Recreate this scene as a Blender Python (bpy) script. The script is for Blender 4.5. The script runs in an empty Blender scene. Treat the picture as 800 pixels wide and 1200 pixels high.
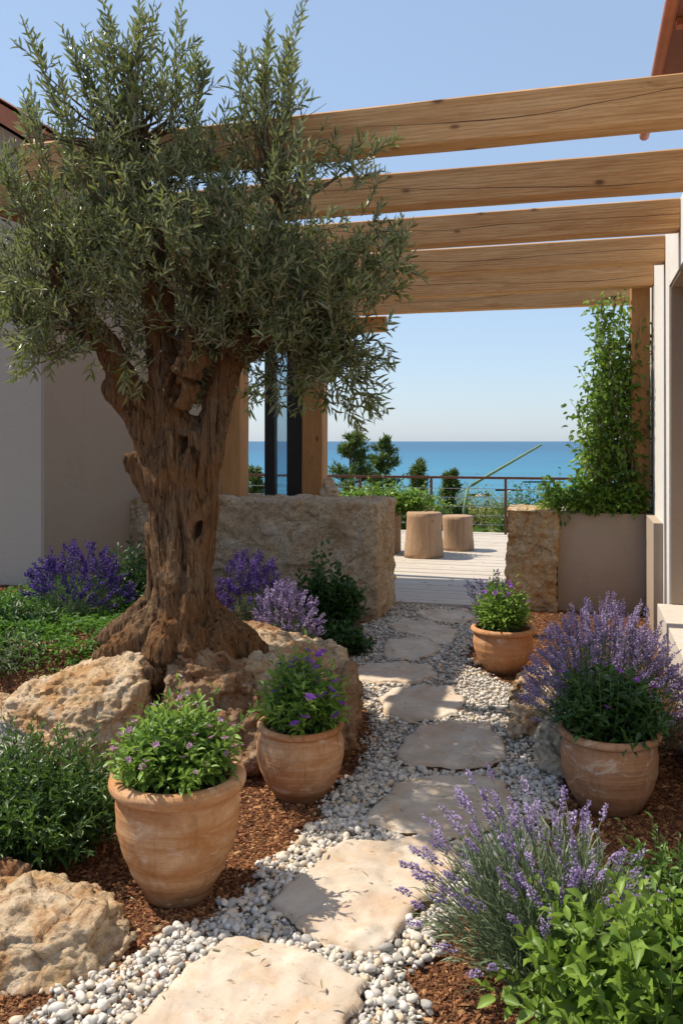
import bpy, bmesh, math, random
import numpy as np
from mathutils import Vector, noise as mnoise
from mathutils.geometry import delaunay_2d_cdt

random.seed(7)
RNG = np.random.default_rng(11)
C = bpy.context.scene.collection
SC = bpy.context.scene
R = math.radians

# ------------------------------------------------------------------ camera frame
YAW = R(15.64); EYE = 1.6; F = 1000.0; CU = 400.0; HV = 517.0
RIGHT = np.array([math.cos(YAW), math.sin(YAW), 0.0])
FWD = np.array([-math.sin(YAW), math.cos(YAW), 0.0])
UPV = np.array([0, 0, 1.0]); EYEP = np.array([0, 0, EYE])

def ray(u, v):
    return FWD + RIGHT * ((u - CU) / F) + UPV * ((HV - v) / F)
def PD(u, v, d):
    return EYEP + ray(u, v) * d
def P(u, v, z=0.0):
    r = ray(u, v); return EYEP + r * ((z - EYE) / r[2])
def project(p):
    q = p - EYEP
    d = q @ FWD
    return CU + F * (q @ RIGHT) / d, HV - F * q[..., 2] / d, d

def smooth(t):
    t = np.clip(t, 0, 1); return t * t * (3 - 2 * t)

def ground_h(x, y):
    x = np.asarray(x, float); y = np.asarray(y, float)
    m = 0.44 * smooth((-1.72 - x) / 0.55) * smooth((y - 3.75) / 0.5)
    m = m * (1 - 0.35 * smooth((y - 5.8) / 1.0)) * np.where(x > -4.1, 1 - smooth((y - 7.0) / .35), 1.0) * (1 - smooth((y - 7.6) / .3))
    far = np.where(y > 14.9, -0.25 - 0.062 * (y - 14.9), 0.0)
    far = np.where(y > 62, -3.15 - 0.26 * (y - 62), far)
    far = np.maximum(far, -16)
    n = 0.012 * np.sin(x * 3.1 + y * 1.7) * np.sin(y * 2.3 - x) * smooth((np.abs(x + .5) - .2))
    return m + far + n

# ------------------------------------------------------------------ mesh builder
class MB:
    def __init__(s):
        s.v = []; s.f = []; s.a = []; s.n = 0
    def add(s, verts, faces, var=0.5):
        verts = np.asarray(verts, float).reshape(-1, 3)
        if isinstance(faces, np.ndarray): faces = [faces]
        elif len(faces) and not isinstance(faces[0], np.ndarray):
            g = {}
            for f in faces: g.setdefault(len(f), []).append(f)
            faces = [np.array(x) for x in g.values()]
        for f in faces: s.f.append(f + s.n)
        s.v.append(verts)
        var = np.asarray(var, float)
        s.a.append(np.full(len(verts), float(var)) if var.ndim == 0 else var)
        s.n += len(verts)
        return s
    def inst(s, tv, tf, pos, M, var):
        """copies of a template: M (n,3,3) columns are the local axes"""
        n, k = len(pos), len(tv)
        if n == 0: return s
        V = np.einsum('nij,kj->nki', M, tv) + pos[:, None, :]
        off = (np.arange(n) * k)[:, None, None]
        s.add(V.reshape(-1, 3), [(f[None] + off).reshape(-1, f.shape[1]) for f in tf], np.repeat(var, k))
        return s
    def box(s, x0, x1, y0, y1, z0, z1, var=0.5):
        v = [(x, y, z) for z in (z0, z1) for y in (y0, y1) for x in (x0, x1)]
        return s.add(v, np.array([(0, 2, 3, 1), (4, 5, 7, 6), (0, 1, 5, 4), (2, 6, 7, 3), (0, 4, 6, 2), (1, 3, 7, 5)]), var)
    def tubes(s, pts, rad, sides=3, var=0.5, cap=False):
        """pts (n,k,3); rad (k,) or (n,k)"""
        pts = np.asarray(pts, float)
        if pts.ndim == 2: pts = pts[None]
        n, k, _ = pts.shape
        rad = np.broadcast_to(np.asarray(rad, float), (n, k))
        t = np.gradient(pts, axis=1)
        t /= np.linalg.norm(t, axis=2, keepdims=True) + 1e-9
        ref = np.where(np.abs(t[..., 2:3]) > .9, np.array([1., 0, 0]), np.array([0, 0, 1.]))
        a = np.cross(t, ref); a /= np.linalg.norm(a, axis=2, keepdims=True) + 1e-9
        b = np.cross(t, a)
        ang = np.arange(sides) * 2 * math.pi / sides
        ring = pts[:, :, None, :] + rad[:, :, None, None] * (a[:, :, None, :] * np.cos(ang)[None, None, :, None] + b[:, :, None, :] * np.sin(ang)[None, None, :, None])
        i = np.arange(k - 1)[:, None] * sides; j = np.arange(sides)[None]
        q = np.stack([i + j, i + (j + 1) % sides, i + sides + (j + 1) % sides, i + sides + j], -1).reshape(-1, 4)
        fs = (q[None] + (np.arange(n) * k * sides)[:, None, None]).reshape(-1, 4)
        fl = [fs]
        if cap:
            c0 = np.arange(sides)[::-1][None] + (np.arange(n) * k * sides)[:, None]
            c1 = np.arange(sides)[None] + (k - 1) * sides + (np.arange(n) * k * sides)[:, None]
            fl += [c0, c1]
        var = np.asarray(var, float)
        vv = float(var) if var.ndim == 0 else np.repeat(var, k * sides)
        return s.add(ring.reshape(-1, 3), fl, vv)
    def lathe(s, prof, c, n=72, var=0.5):
        prof = np.asarray(prof, float); k = len(prof)
        a = np.arange(n) * 2 * math.pi / n
        V = np.stack([prof[:, None, 0] * np.cos(a), prof[:, None, 0] * np.sin(a), np.repeat(prof[:, 1:2], n, 1)], -1) + np.asarray(c)
        i = np.arange(k - 1)[:, None] * n; j = np.arange(n)[None]
        q = np.stack([i + j, i + (j + 1) % n, i + n + (j + 1) % n, i + n + j], -1).reshape(-1, 4)
        return s.add(V.reshape(-1, 3), q, var)
    def mesh(s, name, origin=(0, 0, 0)):
        me = bpy.data.meshes.new(name)
        V = np.concatenate(s.v) - np.asarray(origin, float)
        me.vertices.add(len(V)); me.vertices.foreach_set('co', V.ravel())
        nl = sum(f.size for f in s.f); npol = sum(len(f) for f in s.f)
        me.loops.add(nl); me.loops.foreach_set('vertex_index', np.concatenate([f.ravel() for f in s.f]).astype(np.int32))
        me.polygons.add(npol)
        sz = np.concatenate([np.full(len(f), f.shape[1]) for f in s.f])
        me.polygons.foreach_set('loop_start', np.concatenate([[0], np.cumsum(sz)[:-1]]).astype(np.int32))
        at = me.attributes.new('var', 'FLOAT', 'POINT'); at.data.foreach_set('value', np.concatenate(s.a))
        me.update(calc_edges=True); me.validate()
        return me

def link(name, me, mat, parent=None, smooth_=False):
    o = bpy.data.objects.new(name, me); C.objects.link(o)
    me.name = name
    if mat: me.materials.clear(); me.materials.append(mat)
    me.polygons.foreach_set('use_smooth', np.full(len(me.polygons), bool(smooth_)))
    if parent is not None: o.parent = parent
    return o
def root_loc(p):
    l = np.zeros(3)
    while p is not None:
        l += np.array(p.location); p = p.parent
    return l
def part(name, mb, mat, parent=None, smooth_=False, label=None):
    o = link(name, mb.mesh(name, root_loc(parent)), mat, parent, smooth_)
    if label: o['label'] = label
    return o
def tag(o, label, cat, group=None, kind='thing'):
    o['label'] = label; o['category'] = cat; o['kind'] = kind
    if group: o['group'] = group
    return o
def thing(name, loc, label, cat, group=None):
    o = bpy.data.objects.new(name, None); C.objects.link(o); o.location = [float(a) for a in loc]
    o.empty_display_size = .1
    return tag(o, label, cat, group)
def single(name, mb, mat, loc, label, cat, group=None, smooth_=False):
    o = link(name, mb.mesh(name, loc), mat, None, smooth_); o.location = [float(a) for a in loc]
    return tag(o, label, cat, group)
def setting(name, mb, mat, kind='structure', smooth_=False, label=None, cat=None):
    o = link(name, mb.mesh(name), mat, None, smooth_); o['kind'] = kind
    o['label'] = label; o['category'] = cat or name.replace('_', ' ')
    return o

def remesh(mb, voxel):
    me = mb.mesh('tmp'); o = bpy.data.objects.new('tmp', me); C.objects.link(o)
    m = o.modifiers.new('r', 'REMESH'); m.mode = 'VOXEL'; m.voxel_size = voxel
    dg = bpy.context.evaluated_depsgraph_get(); dg.update()
    ev = o.evaluated_get(dg); m2 = bpy.data.meshes.new_from_object(ev)
    bpy.data.objects.remove(o); bpy.data.meshes.remove(me)
    V = np.zeros(len(m2.vertices) * 3); m2.vertices.foreach_get('co', V); V = V.reshape(-1, 3)
    N = np.zeros(len(m2.vertices) * 3); m2.vertices.foreach_get('normal', N); N = N.reshape(-1, 3)
    ls = np.zeros(len(m2.polygons), np.int32); m2.polygons.foreach_get('loop_total', ls)
    vi = np.zeros(len(m2.loops), np.int32); m2.loops.foreach_get('vertex_index', vi)
    fl = []; st = np.concatenate([[0], np.cumsum(ls)[:-1]])
    for k in np.unique(ls):
        w = st[ls == k]; fl.append(vi[w[:, None] + np.arange(k)[None]])
    bpy.data.meshes.remove(m2)
    return V, N, fl
def relax(V, fl, it=2, a=.5):
    E = np.concatenate([np.stack([f[:, i], f[:, (i + 1) % f.shape[1]]], 1) for f in fl for i in range(f.shape[1])])
    E = np.concatenate([E, E[:, ::-1]]); cnt = np.bincount(E[:, 0], minlength=len(V))[:, None]
    for _ in range(it):
        S = np.stack([np.bincount(E[:, 0], weights=V[E[:, 1], c], minlength=len(V)) for c in range(3)], 1)
        V = V * (1 - a) + a * S / np.maximum(cnt, 1)
    return V
def vnoise(V, sc, seed=0, oct_=4, ridged=False):
    sc = np.broadcast_to(np.asarray(sc, float), (3,)); Q = V * sc + seed * 13.7
    if ridged: return np.array([mnoise.ridged_multi_fractal(Vector(q), 1.0, 2.1, oct_, 1.0, 2.0) for q in Q]) - 1.0
    return np.array([mnoise.fractal(Vector(q), 1.0, 2.1, oct_) for q in Q])
def facets(V, sc, seed, tilt=.1, step=.03):
    """chiselled look: every cell tilts its own way"""
    out = np.zeros(len(V)); Q = V * sc + seed * 7.3
    for i, q in enumerate(Q):
        d, p = mnoise.voronoi(Vector(q)); c = p[0]
        n = (math.sin(c.x * 91.7 + c.y * 37.1), math.sin(c.y * 83.3 + c.z * 29.9), math.sin(c.z * 71.9 + c.x * 41.3))
        w = smooth((d[1] - d[0]) / .12)
        out[i] = ((n[0] * (q[0] - c.x) + n[1] * (q[1] - c.y) + n[2] * (q[2] - c.z)) * tilt + step * math.sin(c.x * 57.3 + c.z * 33.1)) * w
    return out / np.mean(sc)
def normals(V, fl):
    N = np.zeros_like(V)
    for f in fl:
        n = np.cross(V[f[:, 1]] - V[f[:, 0]], V[f[:, 2]] - V[f[:, 0]])
        for i in range(f.shape[1]): np.add.at(N, f[:, i], n)
    return N / (np.linalg.norm(N, axis=1, keepdims=True) + 1e-12)

# ------------------------------------------------------------------ material helpers
class NT:
    def __init__(s, name):
        s.m = bpy.data.materials.new(name); s.m.use_nodes = True
        s.t = s.m.node_tree; s.N = s.t.nodes; s.L = s.t.links
        s.N.clear(); s.out = s.N.new('ShaderNodeOutputMaterial')
    def n(s, typ, ins=None, **kw):
        x = s.N.new('ShaderNode' + typ)
        for k, v in kw.items(): setattr(x, k, v)
        for k, v in (ins or {}).items():
            if hasattr(v, 'is_output') or hasattr(v, 'links') and hasattr(v, 'node'): s.L.new(v, x.inputs[k])
            else: x.inputs[k].default_value = v
        return x
    def coord(s, kind='Object'): return s.n('TexCoord').outputs[kind]
    def attr(s): return s.n('Attribute', attribute_name='var').outputs['Fac']
    def mapping(s, vec, scale=(1, 1, 1), loc=(0, 0, 0)):
        return s.n('Mapping', {'Vector': vec, 'Scale': scale, 'Location': loc}).outputs[0]
    def noise(s, vec, scale, detail=6, rough=.6, dist=0.0):
        return s.n('TexNoise', {'Vector': vec, 'Scale': scale, 'Detail': detail, 'Roughness': rough, 'Distortion': dist}).outputs['Fac']
    def voro(s, vec, scale, feature='F1', out='Distance', rnd=1.0):
        x = s.n('TexVoronoi', feature=feature); s.L.new(vec, x.inputs['Vector']); x.inputs['Scale'].default_value = scale
        x.inputs['Randomness'].default_value = rnd
        return x.outputs[out]
    def ramp(s, fac, stops, interp='LINEAR'):
        x = s.n('ValToRGB'); s.L.new(fac, x.inputs[0]); cr = x.color_ramp; cr.interpolation = interp
        while len(cr.elements) > 1: cr.elements.remove(cr.elements[-1])
        cr.elements[0].position = stops[0][0]
        c = stops[0][1]; cr.elements[0].color = (*c, 1) if hasattr(c, '__len__') else (c, c, c, 1)
        for p, c in stops[1:]:
            e = cr.elements.new(p); e.color = (*c, 1) if hasattr(c, '__len__') else (c, c, c, 1)
        return x.outputs[0]
    def mix(s, fac, a, b, mode='MIX'):
        x = s.n('Mix', data_type='RGBA', blend_type=mode)
        for i, v in ((0, fac), (6, a), (7, b)):
            if hasattr(v, 'node'): s.L.new(v, x.inputs[i])
            elif i == 0: x.inputs[0].default_value = v
            else: x.inputs[i].default_value = (*v, 1) if hasattr(v, '__len__') else (v, v, v, 1)
        return x.outputs[2]
    def math(s, op, a, b=0.0, c=0.0):
        x = s.n('Math', operation=op)
        for i, v in enumerate((a, b, c)):
            if hasattr(v, 'node'): s.L.new(v, x.inputs[i])
            else: x.inputs[i].default_value = v
        return x.outputs[0]
    def bump(s, h, strength=.5, dist=.01, prev=None):
        x = s.n('Bump', {'Height': h, 'Strength': strength, 'Distance': dist})
        if prev is not None: s.L.new(prev, x.inputs['Normal'])
        return x.outputs[0]
    def bsdf(s, col, rough=.8, normal=None, spec=.3, **kw):
        x = s.n('BsdfPrincipled')
        for k, v in (('Base Color', col), ('Roughness', rough), ('Specular IOR Level', spec), ('Normal', normal), *kw.items()):
            if v is None: continue
            if hasattr(v, 'node'): s.L.new(v, x.inputs[k])
            elif hasattr(v, '__len__'): x.inputs[k].default_value = (*v, 1) if len(v) == 3 else v
            else: x.inputs[k].default_value = v
        s.sh = x.outputs[0]; return s.sh
    def done(s, sh=None):
        s.L.new(sh or s.sh, s.out.inputs['Surface']); return s.m

def leaf_mat(name, dark, light, back=None, trans=.3, rough=.45, spec=.4):
    t = NT(name)
    f = t.ramp(t.attr(), [(0, dark), (.55, tuple((a + b) / 2 for a, b in zip(dark, light))), (1, light)])
    if back:
        f = t.mix(t.n('NewGeometry').outputs['Backfacing'], f, back)
    p = t.bsdf(f, rough, None, spec)
    tr = t.n('BsdfTranslucent'); t.L.new(t.mix(.5, f, tuple(min(1, c * 1.6) for c in light)), tr.inputs[0])
    m = t.n('MixShader', {0: trans}); t.L.new(p, m.inputs[1]); t.L.new(tr.outputs[0], m.inputs[2])
    return t.done(m.outputs[0])

def terracotta_mat(name, base, pale, dark, seed):
    t = NT(name); c = t.mapping(t.coord(), (1, 1, 1), (seed, seed * .7, 0))
    band = t.noise(t.mapping(c, (1.4, 1.4, 11)), 2.2, 5, .6, .6)
    blot = t.noise(c, 5, 6, .65, .8); fine = t.noise(c, 60, 4, .6)
    col = t.mix(t.ramp(band, [(.38, 0), (.66, 1)]), base, pale)
    col = t.mix(t.ramp(blot, [(.45, 0), (.7, .85)]), col, dark)
    ef = t.noise(t.mapping(c, (3, 3, 5)), 2.4, 8, .7, 1.2)
    col = t.mix(t.ramp(ef, [(.6, 0), (.72, .55)]), col, (.72, .6, .48))
    col = t.mix(t.ramp(fine, [(.3, .25), (.6, 0)]), col, (.22, .11, .06))
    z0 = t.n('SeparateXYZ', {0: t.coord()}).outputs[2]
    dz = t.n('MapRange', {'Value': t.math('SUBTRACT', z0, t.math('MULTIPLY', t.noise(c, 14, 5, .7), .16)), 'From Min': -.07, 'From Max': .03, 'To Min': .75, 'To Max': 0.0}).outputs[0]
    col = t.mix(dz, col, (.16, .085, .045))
    drip = t.noise(t.mapping(c, (9, 9, .9), (3, 2, 1)), 2.2, 4, .6)
    col = t.mix(t.ramp(drip, [(.56, 0), (.68, .45)]), col, tuple(x * .55 for x in dark))
    lime = t.noise(t.mapping(c, (1, 1, 1.6), (7, 1, 4)), 6, 9, .72, 1.0)
    col = t.mix(t.ramp(lime, [(.57, 0), (.66, .5)]), col, (.74, .66, .56))
    b = t.bump(t.noise(t.mapping(c, (2, 2, 60)), 1.5, 4, .6), .5, .008)
    b = t.bump(fine, .3, .002, b)
    t.bsdf(col, .78, b, .25); return t.done()

def rock_mat(name, tan, rust, pale, seed=0, sc=1.0, rust_amt=.5):
    t = NT(name); c = t.mapping(t.coord(), (sc, sc, sc), (seed * 3.1, seed * 1.7, seed))
    big = t.noise(c, 3.2, 8, .62, .7); mid = t.noise(c, 9, 8, .68, .4); fine = t.noise(c, 45, 6, .7)
    col = t.mix(t.ramp(big, [(.36, 0), (.62, 1)]), tan, pale)
    col = t.mix(t.ramp(mid, [(.62 - .3 * rust_amt, 0), (.8 - .2 * rust_amt, .9)]), col, rust)
    pit = t.voro(t.mapping(c, (1, 1, 1.3)), 22, 'F1'); pits = t.ramp(pit, [(.08, 1), (.26, 0)])
    crack = t.voro(t.mapping(c, (1, 1.2, .8)), 4.5, 'DISTANCE_TO_EDGE'); cr = t.ramp(crack, [(0, 1), (.018, 0)])
    dirt = t.ramp(fine, [(.3, .55), (.55, 0)])
    col = t.mix(t.math('MULTIPLY', pits, t.ramp(mid, [(.4, 0), (.6, .7)])), col, tuple(x * .45 for x in rust))
    col = t.mix(dirt, col, tuple(x * .4 for x in rust))
    col = t.mix(t.math('MULTIPLY', cr, t.ramp(big, [(.42, 0), (.6, .7)])), col, tuple(x * .35 for x in rust))
    lich = t.ramp(t.noise(t.mapping(c, (1, 1, 1), (5, 2, 9)), 6, 5, .6), [(.62, 0), (.7, .6)])
    col = t.mix(lich, col, (.42, .42, .40))
    rg = t.n('TexNoise', {'Vector': t.mapping(c, (1, 1, 1.6)), 'Scale': 5.0, 'Detail': 9.0, 'Roughness': .62, 'Distortion': .3}, noise_type='RIDGED_MULTIFRACTAL').outputs['Fac']
    col = t.mix(t.ramp(t.noise(t.mapping(c, (1, 1, 5)), 4, 7, .7, .8), [(.5, 0), (.7, .5)]), col, tuple(x * .62 for x in tan))
    b = t.bump(rg, .55, .03); b = t.bump(mid, .7, .03, b); b = t.bump(fine, .9, .016, b); b = t.bump(t.math('SUBTRACT', 0, pits), .5, .01, b); b = t.bump(t.math('SUBTRACT', 0, cr), .5, .01, b)
    t.bsdf(col, .9, b, .2); return t.done()

def slab_mat():
    t = NT('travertine'); c = t.coord('Object'); v = t.attr()
    c = t.n('VectorMath', {0: c, 1: t.n('CombineXYZ', {0: t.math('MULTIPLY', v, 37.0), 1: t.math('MULTIPLY', v, 11.0)}).outputs[0]}, operation='ADD').outputs[0]
    big = t.noise(c, 3.5, 7, .6, .8); fine = t.noise(c, 38, 8, .7); mid = t.noise(c, 11, 8, .65, .5)
    col = t.mix(t.ramp(big, [(.35, 0), (.65, 1)]), (.46, .365, .275), (.61, .525, .43))
    col = t.mix(t.ramp(mid, [(.52, 0), (.72, .6)]), col, (.50, .30, .15))
    col = t.mix(t.ramp(t.noise(c, 2.2, 5, .6, 1.0), [(.5, 0), (.7, .55)]), col, (.50, .31, .19))
    pits = t.ramp(t.noise(t.mapping(c, (1, 2.2, 1)), 30, 3, .5), [(.27, 1), (.35, 0)])
    col = t.mix(t.math('MULTIPLY', pits, .75), col, (.2, .14, .09))
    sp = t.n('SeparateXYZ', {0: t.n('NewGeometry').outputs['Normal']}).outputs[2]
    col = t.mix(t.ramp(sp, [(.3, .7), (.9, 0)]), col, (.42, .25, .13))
    b = t.bump(mid, .5, .012); b = t.bump(fine, .5, .006, b); b = t.bump(t.math('SUBTRACT', 0, pits), .5, .005, b)
    t.bsdf(col, .85, b, .25); return t.done()

def wood_mat(name, axis, base, light, dark, crack=True):
    t = NT(name); c = t.coord('Object'); v = t.attr()
    off = t.n('CombineXYZ', {0: t.math('MULTIPLY', v, 61.0), 1: t.math('MULTIPLY', v, 23.0), 2: t.math('MULTIPLY', v, 0.0 if axis != 2 else 31.0)}).outputs[0]
    c2 = t.n('VectorMath', {0: c, 1: off}, operation='ADD').outputs[0]
    def st(a, b): s = [b, b, b]; s[axis] = a; return tuple(s)
    grain = t.noise(t.mapping(c2, st(.8, 14)), 2.4, 9, .7, .5)
    fib = t.noise(t.mapping(c2, st(3.0, 90)), 2.0, 5, .65)
    wv = t.n('TexWave', {'Vector': t.mapping(c2, st(.22, 1.0)), 'Scale': 16.0, 'Distortion': 4.0, 'Detail': 4.0, 'Detail Scale': 1.6, 'Detail Roughness': .6}, wave_type='BANDS', bands_direction='Z' if axis != 2 else 'X').outputs['Fac']
    col = t.mix(t.ramp(grain, [(.3, 0), (.7, 1)]), base, light)
    col = t.mix(t.ramp(wv, [(.6, 0), (.98, .30)]), col, dark)
    col = t.mix(t.ramp(t.noise(t.mapping(c2, st(.35, 5)), 2.0, 5, .6, 1.5), [(.5, 0), (.7, .6)]), col, dark)
    col = t.mix(t.ramp(t.noise(t.mapping(c2, st(1.1, 6)), 2.3, 6, .65, .8), [(.64, 0), (.74, .55)]), col, tuple(x * .6 for x in dark))
    col = t.mix(t.ramp(fib, [(.3, .45), (.55, 0)]), col, tuple(x * .5 for x in dark))
    kn = t.voro(t.mapping(c2, st(2.4, 4.6)), 1.3, 'F1')
    knot = t.ramp(kn, [(.05, 1), (.075, .8), (.10, .3), (.16, 0)])
    kn2 = t.voro(t.mapping(c2, st(3.6, 7.5), (4, 7, 2)), 1.0, 'F1'); k2 = t.ramp(kn2, [(.045, 1), (.075, .6), (.12, 0)])
    col = t.mix(t.math('MULTIPLY', k2, t.math('MULTIPLY', t.math('GREATER_THAN', t.n('SeparateColor', {0: t.voro(t.mapping(c2, st(3.6, 7.5), (4, 7, 2)), 1.0, 'F1', 'Color')}).outputs[0], .6), .8)), col, (.16, .07, .03))
    kc = t.math('GREATER_THAN', t.n('SeparateColor', {0: t.voro(t.mapping(c2, st(2.4, 4.6)), 1.3, 'F1', 'Color')}).outputs[0], .35)
    col = t.mix(t.math('MULTIPLY', knot, t.math('MULTIPLY', kc, .85)), col, (.11, .05, .022))
    b = t.bump(fib, .35, .003); b = t.bump(grain, .3, .006, b)
    if crack:
        cz = t.noise(t.mapping(c2, st(.28, .0)), 1.3, 7, .38)
        sep = t.n('SeparateXYZ', {0: c}).outputs[2 if axis != 2 else 0]
        if axis == 0:
            zz = t.math('SUBTRACT', sep, t.math('MULTIPLY_ADD', cz, .5, 3.13 - .25))
            w = t.math('MULTIPLY', t.noise(t.mapping(c2, st(1.3, 0)), 1.0, 2, .5), .0065)
            ln = t.math('LESS_THAN', t.math('ABSOLUTE', zz), t.math('SUBTRACT', w, .0016))
            col = t.mix(t.math('MULTIPLY', ln, .85), col, (.05, .028, .014)); b = t.bump(t.math('SUBTRACT', 0, ln), .8, .01, b)
    t.bsdf(col, .72, b, .25); return t.done()

def plaster_mat(name, colr):
    t = NT(name); c = t.coord('Object')
    n1 = t.noise(c, 1.3, 5, .6, .5); n2 = t.noise(c, 160, 3, .6); n3 = t.noise(t.mapping(c, (3, 3, .5)), 2, 4, .6)
    col = t.mix(t.ramp(n1, [(.35, 0), (.7, .5)]), colr, tuple(x * .86 for x in colr))
    col = t.mix(t.ramp(n3, [(.55, 0), (.8, .25)]), col, tuple(x * .78 for x in colr))
    zz = t.n('SeparateXYZ', {0: c}).outputs[2]
    sp = t.math('MULTIPLY_ADD', t.noise(t.mapping(c, (5, 5, 2)), 2.5, 6, .7), .5, 0.0)
    dirt = t.n('MapRange', {'Value': t.math('SUBTRACT', zz, sp), 'From Min': -.25, 'From Max': .25, 'To Min': .55, 'To Max': 0.0}).outputs[0]
    col = t.mix(dirt, col, (.25, .17, .11))
    tr = t.noise(t.mapping(c, (1, 1, 2.2)), 5, 6, .7, 1.5)
    col = t.mix(t.ramp(tr, [(.5, 0), (.75, .18)]), col, tuple(x * .7 for x in colr))
    t.bsdf(col, .92, t.bump(n2, .35, .004, t.bump(tr, .35, .012)), .15); return t.done()

def flat_mat(name, col, rough=.6, metal=0.0, n=0.2, spec=.4):
    t = NT(name); c = t.coord('Object'); ns = t.noise(c, 9, 6, .65, .4)
    cc = t.mix(t.ramp(ns, [(.35, 0), (.75, 1)]), col, tuple(x * (1 - n) for x in col))
    t.bsdf(cc, rough, t.bump(t.noise(c, 70, 3), .15, .003), spec, Metallic=metal); return t.done()

M = {}
M['olive'] = leaf_mat('olive_leaf', (.018, .032, .007), (.25, .30, .07), (.23, .26, .14), .26, .34)
M['herb'] = leaf_mat('herb_leaf', (.045, .12, .014), (.26, .40, .065), None, .35, .45)
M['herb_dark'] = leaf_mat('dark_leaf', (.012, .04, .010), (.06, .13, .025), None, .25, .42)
M['bush'] = leaf_mat('bush_leaf', (.012, .045, .008), (.11, .20, .03), None, .3, .36)
M['glossy'] = leaf_mat('glossy_leaf', (.045, .11, .014), (.22, .33, .05), None, .33, .42, .3)
M['lav_leaf'] = leaf_mat('lavender_leaf', (.07, .11, .045), (.30, .36, .21), None, .25, .6)
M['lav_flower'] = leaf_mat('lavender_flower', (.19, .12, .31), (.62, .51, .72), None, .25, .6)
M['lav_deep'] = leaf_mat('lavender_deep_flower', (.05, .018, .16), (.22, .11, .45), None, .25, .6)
M['petal'] = leaf_mat('purple_petal', (.13, .02, .30), (.45, .16, .62), None, .3, .55)
M['petal_pink'] = leaf_mat('pink_petal', (.35, .12, .28), (.62, .42, .55), None, .3, .55)
M['vine'] = leaf_mat('vine_leaf', (.03, .09, .012), (.26, .41, .06), None, .33, .38)
M['pine'] = leaf_mat('pine_needle', (.045, .085, .02), (.18, .25, .06), None, .2, .6)
M['dry'] = leaf_mat('dry_herb', (.11, .15, .03), (.30, .32, .08), None, .3, .7)
M['cover'] = leaf_mat('ground_cover_leaf', (.03, .10, .012), (.15, .30, .035), None, .35, .5)
M['pot_a'] = terracotta_mat('terracotta_pale', (.46, .21, .08), (.62, .38, .21), (.39, .155, .045), 1.3)
M['pot_b'] = terracotta_mat('terracotta_banded', (.46, .20, .08), (.60, .365, .20), (.37, .14, .045), 4.1)
M['pot_c'] = terracotta_mat('terracotta_warm', (.52, .24, .10), (.56, .30, .15), (.42, .18, .07), 7.7)
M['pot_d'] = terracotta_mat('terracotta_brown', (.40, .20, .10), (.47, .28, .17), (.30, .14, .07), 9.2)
M['rock'] = rock_mat('sandstone', (.54, .345, .17), (.42, .18, .05), (.70, .57, .41), 1, 1.0, .5)
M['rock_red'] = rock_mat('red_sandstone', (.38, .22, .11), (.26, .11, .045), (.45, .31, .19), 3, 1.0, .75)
M['rock_pale'] = rock_mat('pale_limestone', (.52, .42, .29), (.42, .25, .10), (.66, .57, .44), 5, 1.0, .3)
M['rock_grey'] = rock_mat('grey_limestone', (.46, .41, .35), (.38, .25, .13), (.58, .54, .48), 6, 1.0, .15)
M['wallstone'] = rock_mat('wall_limestone', (.48, .35, .215), (.38, .20, .075), (.64, .52, .37), 7, .9, .45)
M['pillar'] = rock_mat('ochre_limestone', (.52, .36, .18), (.40, .19, .05), (.66, .52, .34), 9, 1.0, .6)
M['slab'] = slab_mat()
M['beam'] = wood_mat('pergola_pine', 0, (.58, .29, .105), (.76, .47, .22), (.38, .15, .045))
M['post'] = wood_mat('post_pine', 2, (.42, .21, .08), (.52, .29, .12), (.32, .15, .055), False)
M['plate'] = wood_mat('plate_pine', 1, (.38, .19, .08), (.46, .25, .11), (.25, .11, .05), False)
M['trunkstump'] = wood_mat('stump_wood', 2, (.38, .24, .14), (.48, .32, .20), (.28, .16, .09), False)
M['deck'] = wood_mat('weathered_deck', 0, (.52, .45, .375), (.62, .55, .47), (.42, .35, .28), False)
M['white_wall'] = plaster_mat('white_plaster', (.70, .67, .63))
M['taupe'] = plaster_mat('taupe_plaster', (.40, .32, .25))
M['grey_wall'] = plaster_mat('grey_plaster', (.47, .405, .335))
M['step'] = plaster_mat('pale_stone', (.62, .56, .49))
M['fascia'] = flat_mat('painted_eave', (.48, .16, .07), .55, 0, .25)
M['soffit'] = flat_mat('soffit_board', (.30, .13, .085), .7)
M['tile'] = flat_mat('roof_tile', (.42, .17, .09), .8, 0, .4)
M['black'] = flat_mat('dark_frame', (.02, .022, .025), .4)
M['rail'] = flat_mat('rusty_rail', (.16, .065, .04), .6, .3, .4)
M['cable'] = flat_mat('steel_cable', (.32, .32, .33), .4, .8)
M['soil'] = flat_mat('potting_soil', (.045, .028, .018), .95, 0, .5)
M['stem'] = flat_mat('green_stem', (.10, .15, .05), .7)
M['twig'] = flat_mat('olive_twig', (.16, .12, .075), .85)
M['stalk'] = flat_mat('green_stalk', (.16, .26, .13), .6)

def glass_mat():
    t = NT('door_glass')
    g = t.n('BsdfGlass', {'Color': (.75, .88, .95, 1), 'Roughness': 0.0, 'IOR': 1.12}); gl = t.n('BsdfGlossy', {'Color': (.8, .9, 1, 1), 'Roughness': .02})
    m = t.n('MixShader', {0: .3}); t.L.new(g.outputs[0], m.inputs[1]); t.L.new(gl.outputs[0], m.inputs[2])
    return t.done(m.outputs[0])
M['glass'] = glass_mat()

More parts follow.
